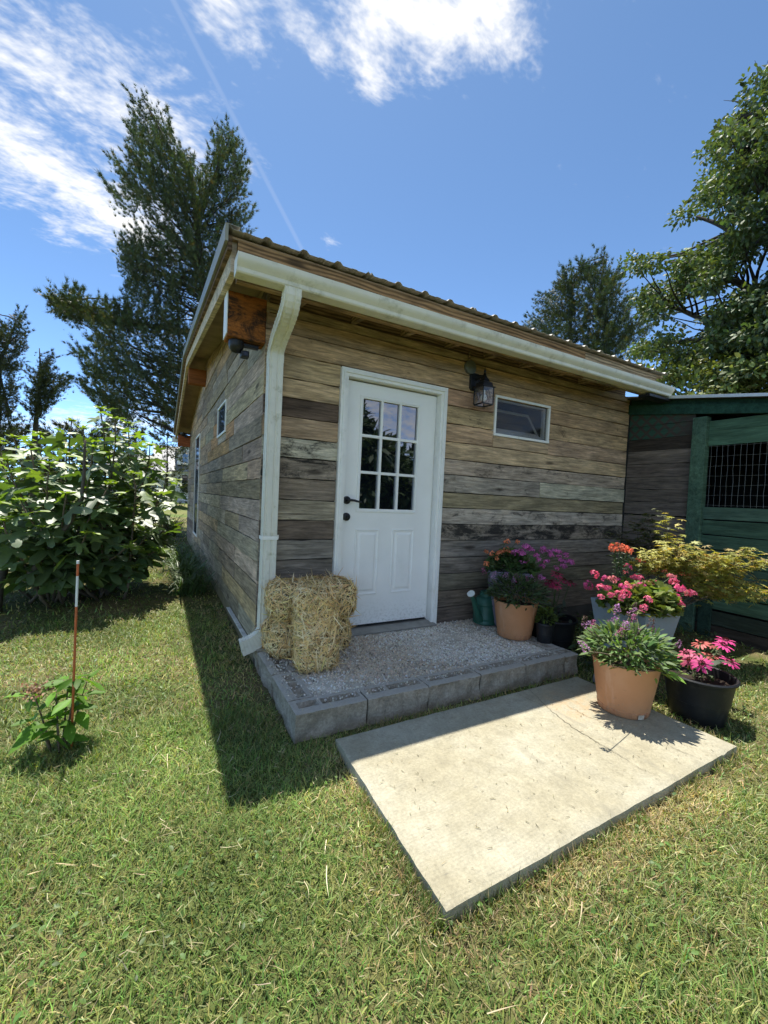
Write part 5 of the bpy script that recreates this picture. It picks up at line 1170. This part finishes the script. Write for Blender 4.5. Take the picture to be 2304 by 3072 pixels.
# ---- low weeds in the corner behind the planter
n = 520; P = np.c_[rng.uniform(2.3, 4.38, n), rng.uniform(-1.1, -.03, n), rng.uniform(.0, .07, n)]
wd = thing('corner_weeds', 'low dark weeds in the corner under the maple', 'plant', (3.3, -.5, 0)); a = rng.uniform(0, 6.28, n)
joined(wd, 'leaves', [scatter(LANCE, LANCE_F, P, np.c_[np.cos(a), np.sin(a), rng.uniform(0, .8, n)], np.c_[rng.normal(size=(n, 2))*.4, np.ones(n)], rng.uniform(.04, .1, n), jcol((.06, .09, .03), n, .3))], LEAF)
# ---------------------------------------------------------------- trees
def in_poly(P, poly):
    x, y = P[:, 0], P[:, 1]; r = np.zeros(len(P), bool); n = len(poly); j = n-1
    for i in range(n):
        xi, yi = poly[i]; xj, yj = poly[j]; c = ((yi > y) != (yj > y)) & (x < (xj-xi)*(y-yi)/(yj-yi+1e-9)+xi); r ^= c; j = i
    return r
def crown_points(poly, n, origin, axis, val, seed, hole=.0, depth=1.0, freq=1.0):
    """points filling a crown of the given outline, as deep as it is wide"""
    r_ = np.random.default_rng(seed); poly = np.array(poly, float); lo, hi = poly.min(0), poly.max(0); out = np.zeros((0, 2))
    while len(out) < n:
        c = lo+(hi-lo)*r_.random((n*3, 2)); c = c[in_poly(c, poly)]
        if hole: c = c[fbm(np.c_[c*freq/38.0, np.zeros(len(c))], seed, 3) > hole-.9]
        out = np.concatenate([out, c])
    out = out[:n]; P = np.array([at(px, py, axis, val) for px, py in out])
    hd_ = unit(P-CAM_O); half = np.zeros(n)
    for i in range(n):                                                               # local half width gives the depth
        row = np.abs(out[:, 1]-out[i, 1]) < 40; half[i] = (out[row, 0].max()-out[row, 0].min())/2
    sc = np.linalg.norm(P-CAM_O, axis=1)/FPX; dd = (r_.random(n)*2-1)*np.minimum(half*sc, 3.0)*depth
    return P+hd_*dd[:, None]
def skeleton(b, trunk, pts, base, rng_, rmax, droop=.25, thin=.012):
    """limbs from the trunk line to each of the given points"""
    tr = np.array(trunk)
    for p in pts:
        dz = np.linalg.norm(tr[:, :2]-p[:2], axis=1); want = p[2]-droop*dz; k = np.argmin(np.abs(tr[:, 2]-want)+.15*dz); s = tr[k]
        L = np.linalg.norm(p-s)
        if L < .15: continue
        c = curve(s, p, rng_.normal()*.08*L-.06*L, 6)+np.r_[np.zeros((1, 3)), rng_.normal(size=(4, 3))*.014*L, np.zeros((1, 3))]
        r0 = min(rmax, .010+.011*L); b.tube([q_-base for q_ in c], np.linspace(r0, thin*.5, 6), 4, False)
def dense_trunk(pts, n=40):
    pts = np.array(pts, float); t = np.linspace(0, len(pts)-1, n); i = np.minimum(t.astype(int), len(pts)-2); return pts[i]+(pts[i+1]-pts[i])*(t-i)[:, None]
def cedar(name, label, polys, axis, val, trunk_px, base_z, seed, nb, spr, size, tone, hole=.3, r0=.16, group=None, freq=1.0, depth=.8):
    r_ = np.random.default_rng(seed); leaders = [[at(px, py, axis, val) for px, py in tl] for tl in trunk_px]
    foot = leaders[0][0].copy(); foot[2] = base_z-.1; root = foot
    t = thing(name, label, 'tree', root, group); b = B(); allt = []
    for i, ld in enumerate(leaders):
        if i == 0: ld = [foot]+ld
        b.tube([p-root for p in ld], np.linspace(r0*(1 if i == 0 else .55), .015, len(ld)), 8); allt.append(dense_trunk(ld))
    tr = np.concatenate(allt); C = np.concatenate([crown_points(p, int(nb*w), None, axis, val, seed+j, hole, depth, freq) for j, (p, w) in enumerate(polys)])
    skeleton(b, tr, C[::5], root, r_, r0*.30, .2); ob('trunk', b, BARK_DARK, t, smooth=True)
    parts = []
    for c in C:
        k = np.argmin(np.linalg.norm(tr-c, axis=1)+np.maximum(0, tr[:, 2]-c[2])*2); out = unit(c-tr[k]+np.array([0, 0, .35*np.linalg.norm(c-tr[k])])); m = spr
        out = unit(out+np.array([0, 0, .35])+.22*r_.normal(size=3)); ln = size*r_.uniform(3.5, 7.0); u = r_.random((m, 1)); wd_ = size*(.62*(1-u)**1.3+.05); P = c+out*ln*(u-.60)+r_.normal(size=(m, 3))*wd_
        d = unit(out[None]+.42*r_.normal(size=(m, 3))); parts.append((P, unit(d+.5*out+np.array([0, 0, .1])), r_.normal(size=(m, 3)), r_.uniform(.55, 1.25, m)*size))
    P, D, N_, Z = [np.concatenate(x) for x in zip(*parts)]
    col = jcol(tone, len(P), .22, .07); bz = r_.random(len(P)) < .12; col[bz] = col[bz]*np.array([1.9, 1.25, .8])
    V, F, Cc_ = scatter(SPRAY, SPRAY_F, P-root, D, N_, Z, col); link('crown', mesh_np('crown', V, F, Cc_), LEAF_FAR, t); return t
def Z7(L): return [(x/1.844, 200+y/1.844) for x, y in L]
def Z8(L): return [(1500+x/1.923, 150+y/1.923) for x, y in L]
def Z9(L): return [(x/4.1475, 900+y/4.1475) for x, y in L]
c1 = Z7([(800, 170), (860, 230), (940, 290), (950, 380), (1000, 460), (1060, 500), (1100, 560), (1140, 520), (1190, 330), (1290, 350), (1310, 450), (1350, 560), (1380, 600), (1350, 690), (1390, 830), (1400, 1000), (1380, 1350), (1330, 1700), (1300, 2000), (700, 2000), (560, 1900), (420, 1760), (520, 1700), (410, 1580), (540, 1530), (500, 1450), (620, 1420), (700, 1340), (690, 1200), (740, 1160), (670, 1080), (640, 960), (760, 960), (740, 880), (830, 920), (850, 850), (760, 770), (620, 720), (600, 660), (680, 660), (690, 600), (580, 530), (640, 510), (720, 570), (700, 480), (740, 430), (720, 360), (760, 330), (720, 270), (760, 260), (715, 180)])
c2 = Z7([(240, 1265), (330, 1250), (400, 1240), (490, 1300), (600, 1330), (720, 1340), (760, 1430), (620, 1440), (480, 1400), (350, 1400)])
cedar('red_cedar', 'tall dark red cedar with two tops behind the shed', [(c1, .93), (c2, .07)], 'y', 11.0, [Z7([(1160, 1900), (1140, 1400), (1110, 1100), (1090, 880), (1060, 600), (950, 470), (800, 190)]), Z7([(1085, 900), (1150, 700), (1230, 500), (1280, 360)]), Z7([(1130, 1500), (900, 1440), (650, 1420), (420, 1330), (270, 1275)])], 0.0, 5, 1900, 34, .145, (.050, .075, .038), .24, .17, freq=1.0)
c3 = Z8([(600, 1175), (620, 1270), (690, 1310), (680, 1380), (740, 1410), (760, 1490), (730, 1540), (890, 1580), (870, 1640), (760, 1660), (720, 1720), (740, 1850), (700, 2000), (250, 1900), (145, 1690), (145, 1590), (220, 1500), (190, 1450), (300, 1390), (330, 1280), (420, 1260), (520, 1210)])
RCX = 17.4
cedar('red_cedar', 'dark red cedar rising behind the right end of the shed roof', [(c3, 1.0)], 'x', RCX, [Z8([(630, 1950), (610, 1600), (585, 1350), (600, 1190)]), Z8([(390, 1900), (410, 1500), (430, 1290)])], 0.0, 6, 950, 32, .20, (.055, .082, .044), .22, .2)
c4 = Z9([(490, 580), (560, 640), (700, 760), (600, 800), (680, 880), (750, 950), (920, 1000), (850, 1060), (780, 1150), (720, 1230), (640, 1330), (560, 1400), (420, 1500), (300, 1400), (340, 1230), (280, 1200), (340, 1100), (270, 1000), (330, 950), (310, 860), (340, 760), (440, 680)])
cedar('red_cedar', 'slender see-through cedar left of the tall one', [(c4, 1.0)], 'y', 19.0, [Z9([(430, 1800), (450, 1480), (495, 1200), (505, 850), (490, 600)])], 0.0, 8, 170, 34, .15, (.034, .050, .025), .35, .13)
c5 = Z9([(270, 160), (300, 260), (340, 370), (300, 480), (330, 680), (280, 800), (200, 900), (250, 1050), (200, 1200), (250, 1400), (150, 1600), (-500, 1600), (-500, 200), (-200, 60), (0, 260), (60, 320), (100, 350), (170, 180)])
cedar('red_cedar', 'leaning cedar cut by the left edge of the view', [(c5, 1.0)], 'y', 18.0, [Z9([(-60, 1900), (-20, 1300), (0, 750), (120, 500), (200, 250)]), Z9([(120, 1450), (60, 1200), (-20, 800)])], 0.0, 9, 380, 34, .15, (.034, .050, .025), .25, .14)
# dark wood edge behind the fig
for k, (poly, val, sd, lab) in enumerate((([(-260, 1250), (-60, 1275), (70, 1290), (130, 1320), (140, 1480), (-260, 1480)], 24.0, 11, 'dark cedar thicket at the left edge behind the fig'), ([(120, 1300), (250, 1285), (330, 1250), (400, 1290), (430, 1480), (120, 1480)], 25.0, 12, 'dark cedar thicket behind the top of the fig'), ([(380, 1240), (470, 1210), (560, 1260), (600, 1320), (600, 1480), (400, 1480)], 27.0, 13, 'dark cedar thicket above the white house roof'))):
    cedar('cedar_thicket', lab, [(poly, 1.0)], 'y', val, [[(sum(p[0] for p in poly)/len(poly), 1470), (sum(p[0] for p in poly)/len(poly), 1300)]], 0.0, sd, 150 if k < 2 else 40, 40, .38, (.036, .050, .026), .0, .14, freq=.6)
def chaikin(p, k=2):
    p = [np.asarray(a, float) for a in p]
    for _ in range(k): p = [p[0]]+[x for a, c in zip(p[:-1], p[1:]) for x in (.75*a+.25*c, .25*a+.75*c)]+[p[-1]]
    return p
# oak
def broadleaf(name, label, polys, axis, val, trunk_pts, limbs, seed, nb, nl, size, tone, group=None, hole=.2, crad=.5, depth=.8):
    r_ = np.random.default_rng(seed); root = np.array(trunk_pts[0], float); t = thing(name, label, 'tree', root, group); b = B()
    b.tube([np.array(p)-root for p in trunk_pts], np.linspace(.30, .10, len(trunk_pts)), 10); allt = [dense_trunk(trunk_pts)]
    for lb in [chaikin(l_) for l_ in limbs]: b.tube([p-root for p in lb], np.linspace(.11, .02, len(lb)), 7); allt.append(dense_trunk(lb, 25))
    tr = np.concatenate(allt); C = np.concatenate([crown_points(p, int(nb*w), None, axis, val, seed+j, hole, depth, 1.3) for j, (p, w) in enumerate(polys)])
    skeleton(b, tr, C, root, r_, .05, .3); ob('trunk', b, BARK_DARK, t, smooth=True); m = nl
    n = len(C)*m; cen = np.repeat(C, m, 0); d = rand_unit(n); P = cen+d*(r_.random((n, 1))**.5)*crad*np.array([1, 1, .62])
    ax = unit(d*.6+r_.normal(size=(n, 3))*.6+np.array([0, 0, -.25])); nr = np.array([0, 0, .9])+r_.normal(size=(n, 3))*.55
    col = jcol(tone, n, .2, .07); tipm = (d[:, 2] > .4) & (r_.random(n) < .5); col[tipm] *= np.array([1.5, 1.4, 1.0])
    T = [(0, 0, 0), (.3, .17, .05), (.3, -.17, .05), (.65, .26, .02), (.65, -.26, .02), (1, 0, -.1)]; TF = LANCE_F
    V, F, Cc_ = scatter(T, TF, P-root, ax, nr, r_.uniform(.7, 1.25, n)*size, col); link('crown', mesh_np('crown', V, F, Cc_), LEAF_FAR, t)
o1 = Z8([(2300, -200), (1600, 120), (1480, 190), (1420, 260), (1440, 290), (1380, 370), (1290, 420), (1250, 480), (1190, 560), (1140, 530), (1060, 560), (1040, 630), (1080, 680), (1070, 750), (1110, 790), (1040, 800), (1000, 860), (1020, 930), (980, 1010), (1010, 1040), (1090, 1010), (1180, 1050), (1260, 1090), (1330, 1060), (1400, 1120), (1546, 1080), (2300, 1080)])
o2 = Z8([(2300, 1050), (1440, 1090), (1330, 1090), (1170, 1110), (1050, 1180), (900, 1150), (860, 1200), (740, 1210), (740, 1270), (830, 1310), (860, 1360), (820, 1380), (800, 1430), (850, 1530), (920, 1560), (960, 1620), (880, 1680), (800, 1700), (800, 1760), (870, 1720), (960, 1740), (1000, 1790), (1050, 1850), (2300, 1850)])
o3 = Z8([(2300, 1800), (1000, 1820), (830, 1810), (820, 1850), (950, 1960), (1010, 2100), (2300, 2100)])
OX = 11.0
def OZ(L, x=OX): return [at(px, py, 'x', x) for px, py in Z8(L)]
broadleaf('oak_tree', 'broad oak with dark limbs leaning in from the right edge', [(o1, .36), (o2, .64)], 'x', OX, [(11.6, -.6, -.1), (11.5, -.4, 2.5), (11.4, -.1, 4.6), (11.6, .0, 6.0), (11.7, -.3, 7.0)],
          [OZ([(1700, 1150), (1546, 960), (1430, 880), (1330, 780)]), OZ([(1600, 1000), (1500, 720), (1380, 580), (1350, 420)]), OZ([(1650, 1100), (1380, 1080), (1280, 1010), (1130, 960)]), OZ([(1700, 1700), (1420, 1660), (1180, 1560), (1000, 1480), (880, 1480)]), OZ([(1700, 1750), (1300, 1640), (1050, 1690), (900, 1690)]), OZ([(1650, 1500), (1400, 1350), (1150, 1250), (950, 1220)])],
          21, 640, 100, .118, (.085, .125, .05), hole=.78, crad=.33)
broadleaf('young_tree', 'lighter leafy tree low behind the green run roof', [(o3, 1.0)], 'x', 10.0, [(10.4, 1.2, -.1), (10.3, 1.3, 1.5), (10.2, 1.4, 3.4)], [], 24, 90, 120, .12, (.17, .21, .065), hole=.0, crad=.5, depth=.4)
tw = B(); 
for pts in ([(730, 1500), (800, 1480), (860, 1460), (900, 1440)], [(760, 1530), (840, 1510), (900, 1500)], [(700, 1800), (760, 1780), (745, 1740)], [(1480, 190), (1490, 110), (1470, 60)], [(1500, 160), (1530, 120), (1546, 60)], [(1400, 300), (1290, 290)], [(1340, 410), (1250, 415)]): tw.tube(OZ(pts), [.012]*(len(pts)-1)+[.004], 4, False)
tw_ = tw; o = ob('dead_twigs', tw, BARK_DARK, bpy.data.objects['oak_tree']); o.location = -Vector(bpy.data.objects['oak_tree'].location); o['kind'] = 'stuff'
# trees and field edge behind the viewer, seen in the door glass
def simple_tree(loc, h, w, label, seed, tone=(.045, .07, .022)):
    r_ = np.random.default_rng(seed); root = np.array(loc, float); t = thing('field_tree', label, 'tree', root, 'trees across the field, mirrored in the door glass'); b = B(); b.tube([(0, 0, -.1), (.1, 0, h*.4), (0, .1, h*.85)], [.25, .15, .04], 7)
    C = rand_unit(60)*np.array([w, w, h*.42])*r_.uniform(.4, 1, (60, 1))+np.array([0, 0, h*.58]); skeleton(b, dense_trunk([(0, 0, 0), (.1, 0, h*.4), (0, .1, h*.85)])+root, C[::2]+root, root, r_, .05); ob('trunk', b, BARK_DARK, t)
    n = 60*80; cen = np.repeat(C, 80, 0); d = rand_unit(n); P = cen+d*(r_.random((n, 1))**.5)*w*.32
    V, F, Cc_ = scatter(LANCE, LANCE_F, P, d+r_.normal(size=(n, 3))*.5, np.array([0, 0, 1.0])+r_.normal(size=(n, 3))*.5, r_.uniform(.6, 1.05, n), jcol(tone, n, .25)); link('crown', mesh_np('crown', V, F, Cc_), LEAF_FAR, t)
simple_tree((10.6, -21, 0), 6.8, 2.2, 'tall field tree mirrored in the upper left pane of the door', 61)
simple_tree((15.0, -24, 0), 4.3, 3.4, 'round field tree mirrored in the middle panes of the door', 62, (.05, .085, .02))
simple_tree((20.5, -24, 0), 5.0, 3.2, 'field tree mirrored in the right panes of the door', 63, (.05, .085, .02))
simple_tree((5.5, -25, 0), 4.8, 3.5, 'field tree mirrored left of the door glass', 64)
simple_tree((27, -25, 0), 5.0, 4.0, 'field tree mirrored in the small window', 65)
# ---------------------------------------------------------------- white house beyond the garden
HY = 38.0; hs = thing('white_house', 'white house with grey metal roof and dormer beyond the fig', 'house', (3.0, HY, 0))
HL = np.array([3.0, HY, 0])
SID = m_plain('white_siding', (.72, .73, .72), .6, .05); HR = m_plain('house_roof_metal', (.24, .245, .25), .5, .12, 1.5)
def hpart(name, bb, mat, parent=None):
    o = ob(name, bb, mat, parent or hs)
    if parent is None: o.location = tuple(-HL)
    return o
bw = B()
for k in range(14): bw.prism([(HY-.03, .2+k*.2), (HY, .4+k*.2), (HY+.1, .4+k*.2), (HY+.1, .2+k*.2)], 'x', -.6, 12)
hpart('wall', bw, SID); hpart('wall', B().box(-.6, 12, HY+.11, HY+7.8, 0, 3.0), SID)
hpart('roof', B().prism([(HY-.45, 2.85), (HY+3.9, 5.3), (HY+8.2, 2.85), (HY+8.2, 2.75), (HY+3.9, 5.18), (HY-.45, 2.75)], 'x', -1.0, 12.4), HR)
rf2 = hpart('porch_roof', B().prism([(HY-2.4, 2.45), (HY+.9, 4.05), (HY+.9, 3.95), (HY-2.4, 2.35)], 'x', -4.2, .4), HR)
for k in range(9): ob('seam', B().prism([(HY-2.4, 2.45), (HY+.9, 4.05), (HY+.9, 4.13), (HY-2.4, 2.53)], 'x', -4.0+k*.5, -3.95+k*.5), HR, rf2)
hpart('porch_wall', B().box(-4.0, -.61, HY-.5, HY+.8, 0, 2.9), SID)
hpart('dormer', B().prism([(.9, 3.4), (.9, 4.62), (1.75, 5.15), (2.6, 4.62), (2.6, 3.4)], 'y', HY-.05, HY+3.2), SID)
hpart('dormer_roof', B().prism([(.75, 4.55), (1.75, 5.2), (2.75, 4.55), (2.75, 4.65), (1.75, 5.3), (.75, 4.65)], 'y', HY-.2, HY+3.3), HR)
for x0, z0, w_, h_ in ((1.3, 3.55, .9, .95), (1.3, 1.0, 1.0, 1.5), (4.5, 1.0, 1.0, 1.5)):
    wn = hpart('window', B().box(x0-.08, x0+w_+.08, HY-.10, HY-.06, z0-.08, z0+h_+.08), SID)
    ob('pane', B().box(x0, x0+w_/2-.03, HY-.13, HY-.101, z0, z0+h_/2-.02).box(x0+w_/2+.03, x0+w_, HY-.13, HY-.101, z0, z0+h_/2-.02).box(x0, x0+w_/2-.03, HY-.13, HY-.101, z0+h_/2+.02, z0+h_).box(x0+w_/2+.03, x0+w_, HY-.13, HY-.101, z0+h_/2+.02, z0+h_), m_glass('house_glass', .1), wn)
# ---------------------------------------------------------------- lawn
def lawn_mask(P):
    x, y = P[:, 0], P[:, 1]; m = np.ones(len(P), bool)
    m &= ~((x > X0-.01) & (x < 2.26) & (y > YF-.005) & (y < 0)); m &= ~((x > XL-.02) & (x < XR) & (y > -.02) & (y < YB)); m &= ~((x > GX-.02) & (y > YE))
    m &= ~in_poly(P[:, :2], SLAB+(SLAB-SLAB.mean(0))*np.array([-.006, -.012])); return m
def near_slab(P):
    c = SLAB.mean(0); dx = np.maximum(np.abs(P[:, 0]-c[0])-.93, 0); dy = np.maximum(np.abs(P[:, 1]-c[1])-.47, 0); return np.hypot(dx, dy)
def blades(n, rmin, rmax, lmin, lmax, w, seg):
    th = rng.uniform(-1.9, 2.4, n*2); rr_ = np.sqrt(rng.uniform(rmin**2, rmax**2, n*2)); P = np.c_[CAM_O[0]+rr_*np.sin(th+.5), CAM_O[1]+rr_*np.cos(th+.5), np.zeros(n*2)]
    P = P[lawn_mask(P)][:n]; P = P[(P[:, 1] < 14) & (P[:, 0] > -9)]; n = len(P); P[:, 2] = gz(P[:, 0], P[:, 1])-.004
    dry = fbm(np.c_[P[:, :2]*2.6, np.zeros(n)], 71, 4)*.55+.75*np.exp(-near_slab(P)/.12)+.55*np.exp(-np.hypot(P[:, 0]+.95, P[:, 1]+.72)/.16)*1.3+rng.normal(size=n)*.42-.09
    dry += .5*np.exp(-(np.maximum(0, XL-P[:, 0]))/.25)*((P[:, 1] > -1.0) & (P[:, 0] < .1))
    a = rng.uniform(0, 6.28, n); ln = np.c_[np.cos(a), np.sin(a), np.zeros(n)]; lean = rng.beta(1.6, 1.6, n)[:, None]*1.5
    D0 = ln*lean*.7+np.array([0, 0, 1.0]); D1 = ln*(.4+lean)+np.array([0, 0, .25])+rng.normal(size=(n, 3))*.35
    flat = rng.random(n) < .18; D0[flat] = ln[flat]+np.array([0, 0, .18]); D1[flat] = ln[flat]+rng.normal(size=(flat.sum(), 3))*.3
    col = jcol((.135, .215, .048), n, .34, .10); yl = rng.random(n) < .3; col[yl] = jcol((.28, .31, .095), yl.sum(), .2, .08)
    dm = dry > .42; col[dm] = jcol((.40, .32, .16), dm.sum(), .3, .08); ym = (dry > .18) & ~dm & (rng.random(n) < .6); col[ym] = jcol((.28, .28, .085), ym.sum(), .2, .08)
    pat = fbm(np.c_[P[:, :2]*7.5, np.zeros(n)], 75, 4); pat2 = fbm(np.c_[P[:, :2]*1.4, np.zeros(n)], 76, 3); col = np.clip(col*(1.13+.36*pat+.18*pat2)[:, None], .01, 1)
    L = rng.uniform(lmin, lmax, n)*np.where(dm, .8, 1.0)*(1+.35*np.clip(fbm(np.c_[P[:, :2]*9, np.zeros(n)], 77, 2), 0, 1.5)); tall = fbm(np.c_[P[:, :2]*3.1, np.zeros(n)], 72, 3); L *= 1+.25*tall
    return strips(P, D0, D1, L, w*rng.uniform(.6, 1.3, n), col, seg)
lawn = [blades(235000, .35, 2.5, .022, .066, .0034, 2), blades(155000, 2.3, 4.6, .024, .066, .0052, 2), blades(62000, 4.4, 9.5, .03, .07, .010, 2), blades(26000, 9.0, 19.0, .04, .09, .022, 2)]
n = 46000; th = rng.uniform(-1.7, 2.2, n); rr_ = np.sqrt(rng.uniform(.4**2, 4.8**2, n)); P = np.c_[CAM_O[0]+rr_*np.sin(th+.5), CAM_O[1]+rr_*np.cos(th+.5), np.zeros(n)]
P = P[lawn_mask(P)]; P = P[fbm(np.c_[P[:, :2]*4.0, np.zeros(len(P))], 91, 4)+rng.normal(size=len(P))*.5 > .1]; n = len(P); P[:, 2] = gz(P[:, 0], P[:, 1])+rng.uniform(.015, .042, n); a = rng.uniform(0, 6.28, n)
D0 = np.c_[np.cos(a), np.sin(a), rng.normal(size=n)*.25]; cc_ = np.where(rng.random((n, 1)) < .55, jcol((.50, .43, .24), n, .22), jcol((.30, .33, .13), n, .22))
lawn.append(strips(P, D0, D0+rng.normal(size=(n, 3))*.4, rng.uniform(.012, .05, n), rng.uniform(.0016, .0034, n), cc_, 2, np.c_[-np.sin(a), np.cos(a), rng.normal(size=n)*.5]))          # mown clippings lying on top
n = 7000; k = rng.integers(0, 4, n); u = rng.random((n, 1)); e0, e1 = SLAB[k], SLAB[(k+1) % 4]; tn = (e1-e0)/np.linalg.norm(e1-e0, axis=1, keepdims=True); on = np.c_[tn[:, 1], -tn[:, 0]]; pe = e0+(e1-e0)*u+on*rng.uniform(.002, .05, (n, 1))
P = np.c_[pe, gz(pe[:, 0], pe[:, 1])-.003]; keep = fbm(np.c_[P[:, :2]*9, np.zeros(n)], 93, 3) > -.35; keep &= ~((P[:, 1] > -1.16) & (P[:, 0] < 2.2)); P = P[keep]; on = on[keep]; n = len(P)
D0 = np.c_[-on*rng.uniform(-.4, .6, (n, 1)), np.ones(n)]+rng.normal(size=(n, 3))*.3; D1 = np.c_[-on*rng.uniform(-.5, 1.1, (n, 1)), np.full(n, .35)]+rng.normal(size=(n, 3))*.5
lawn.append(strips(P, D0, D1, rng.uniform(.03, .085, n), rng.uniform(.0022, .0038, n), np.where(rng.random((n, 1)) < .4, jcol((.40, .32, .16), n, .25), jcol((.15, .22, .05), n, .3)), 3))       # longer fringe the mower misses
GRASSM = m_leaf('grass_blade', .36, .10, .5, (1.25, 1.25, .5), 1.2)
V, F, C = merge(lawn); o = link('grass', mesh_np('grass', V, F, C), GRASSM); tag(o, 'short mown lawn grass with dry patches', 'grass', kind='stuff')
# clover and broad weeds in the lawn
n = 9000; th = rng.uniform(-1.6, 2.0, n); rr_ = np.sqrt(rng.uniform(.4**2, 4.6**2, n)); P = np.c_[CAM_O[0]+rr_*np.sin(th+.5), CAM_O[1]+rr_*np.cos(th+.5), np.zeros(n)]
P = P[lawn_mask(P)]; P = P[fbm(np.c_[P[:, :2]*3.3, np.zeros(len(P))], 81, 3) > .05]; n = len(P); P[:, 2] = gz(P[:, 0], P[:, 1])+rng.uniform(.008, .035, n)
a = rng.uniform(0, 6.28, n); V, F, C = scatter(OVATE, OVATE_F, P, np.c_[np.cos(a), np.sin(a), rng.uniform(-.2, .5, n)], np.c_[rng.normal(size=(n, 2))*.35, np.ones(n)], rng.uniform(.010, .026, n), jcol((.14, .25, .045), n, .25))
o = link('clover', mesh_np('clover', V, F, C), GRASSM); tag(o, 'clover and small broad weeds among the grass', 'clover', kind='stuff')
# loose straw
n = 900; P = np.c_[rng.normal(size=n)*.9-.05, rng.normal(size=n)*.8-1.2, np.zeros(n)]; P2_ = np.c_[rng.uniform(-2.5, 3.2, n), rng.uniform(-2.9, -.2, n), np.zeros(n)]; P = np.concatenate([P[:150], P2_[:70]]); P = P[lawn_mask(P)]; n = len(P)
P[:, 2] = gz(P[:, 0], P[:, 1])+rng.uniform(.02, .05, n); a = rng.uniform(0, 6.28, n); D0 = np.c_[np.cos(a), np.sin(a), rng.normal(size=n)*.12]; L = rng.uniform(.03, .09, n); big = rng.random(n) < .02; L[big] = rng.uniform(.10, .16, big.sum())
s1 = strips(P, D0, D0+rng.normal(size=(n, 3))*.35, L, rng.uniform(.0014, .0030, n), jcol((.60, .50, .30), n, .2, .05), 4, np.c_[-np.sin(a), np.cos(a), np.zeros(n)])
n = 260; P = np.c_[rng.uniform(.25, 2.05, n), rng.uniform(-2.08, -1.2, n), np.full(n, ZS+.004)]; a = rng.uniform(0, 6.28, n); D0 = np.c_[np.cos(a), np.sin(a), np.full(n, .02)]
s2 = strips(P, D0, D0+np.c_[rng.normal(size=(n, 2))*.3, np.zeros(n)], rng.uniform(.006, .028, n), rng.uniform(.0014, .003, n), np.where(rng.random((n, 1)) < .6, jcol((.11, .10, .055), n), jcol((.32, .27, .15), n)), 3, np.c_[-np.sin(a), np.cos(a), np.zeros(n)])
n = 60; P = np.c_[rng.uniform(.08, .8, n), rng.uniform(-1.02, -.45, n), np.full(n, ZG+.008)]; a = rng.uniform(0, 6.28, n); D0 = np.c_[np.cos(a), np.sin(a), np.full(n, .02)]
s3 = strips(P, D0, D0+np.c_[rng.normal(size=(n, 2))*.3, np.zeros(n)], rng.uniform(.02, .07, n), .003, jcol((.6, .5, .3), n), 3, np.c_[-np.sin(a), np.cos(a), np.zeros(n)])
V, F, C = merge([s1, s2, s3]); o = link('loose_straw', mesh_np('loose_straw', V, F, C), STRAW); tag(o, 'stray straw and grass clippings scattered on lawn and slab', 'straw', kind='stuff')
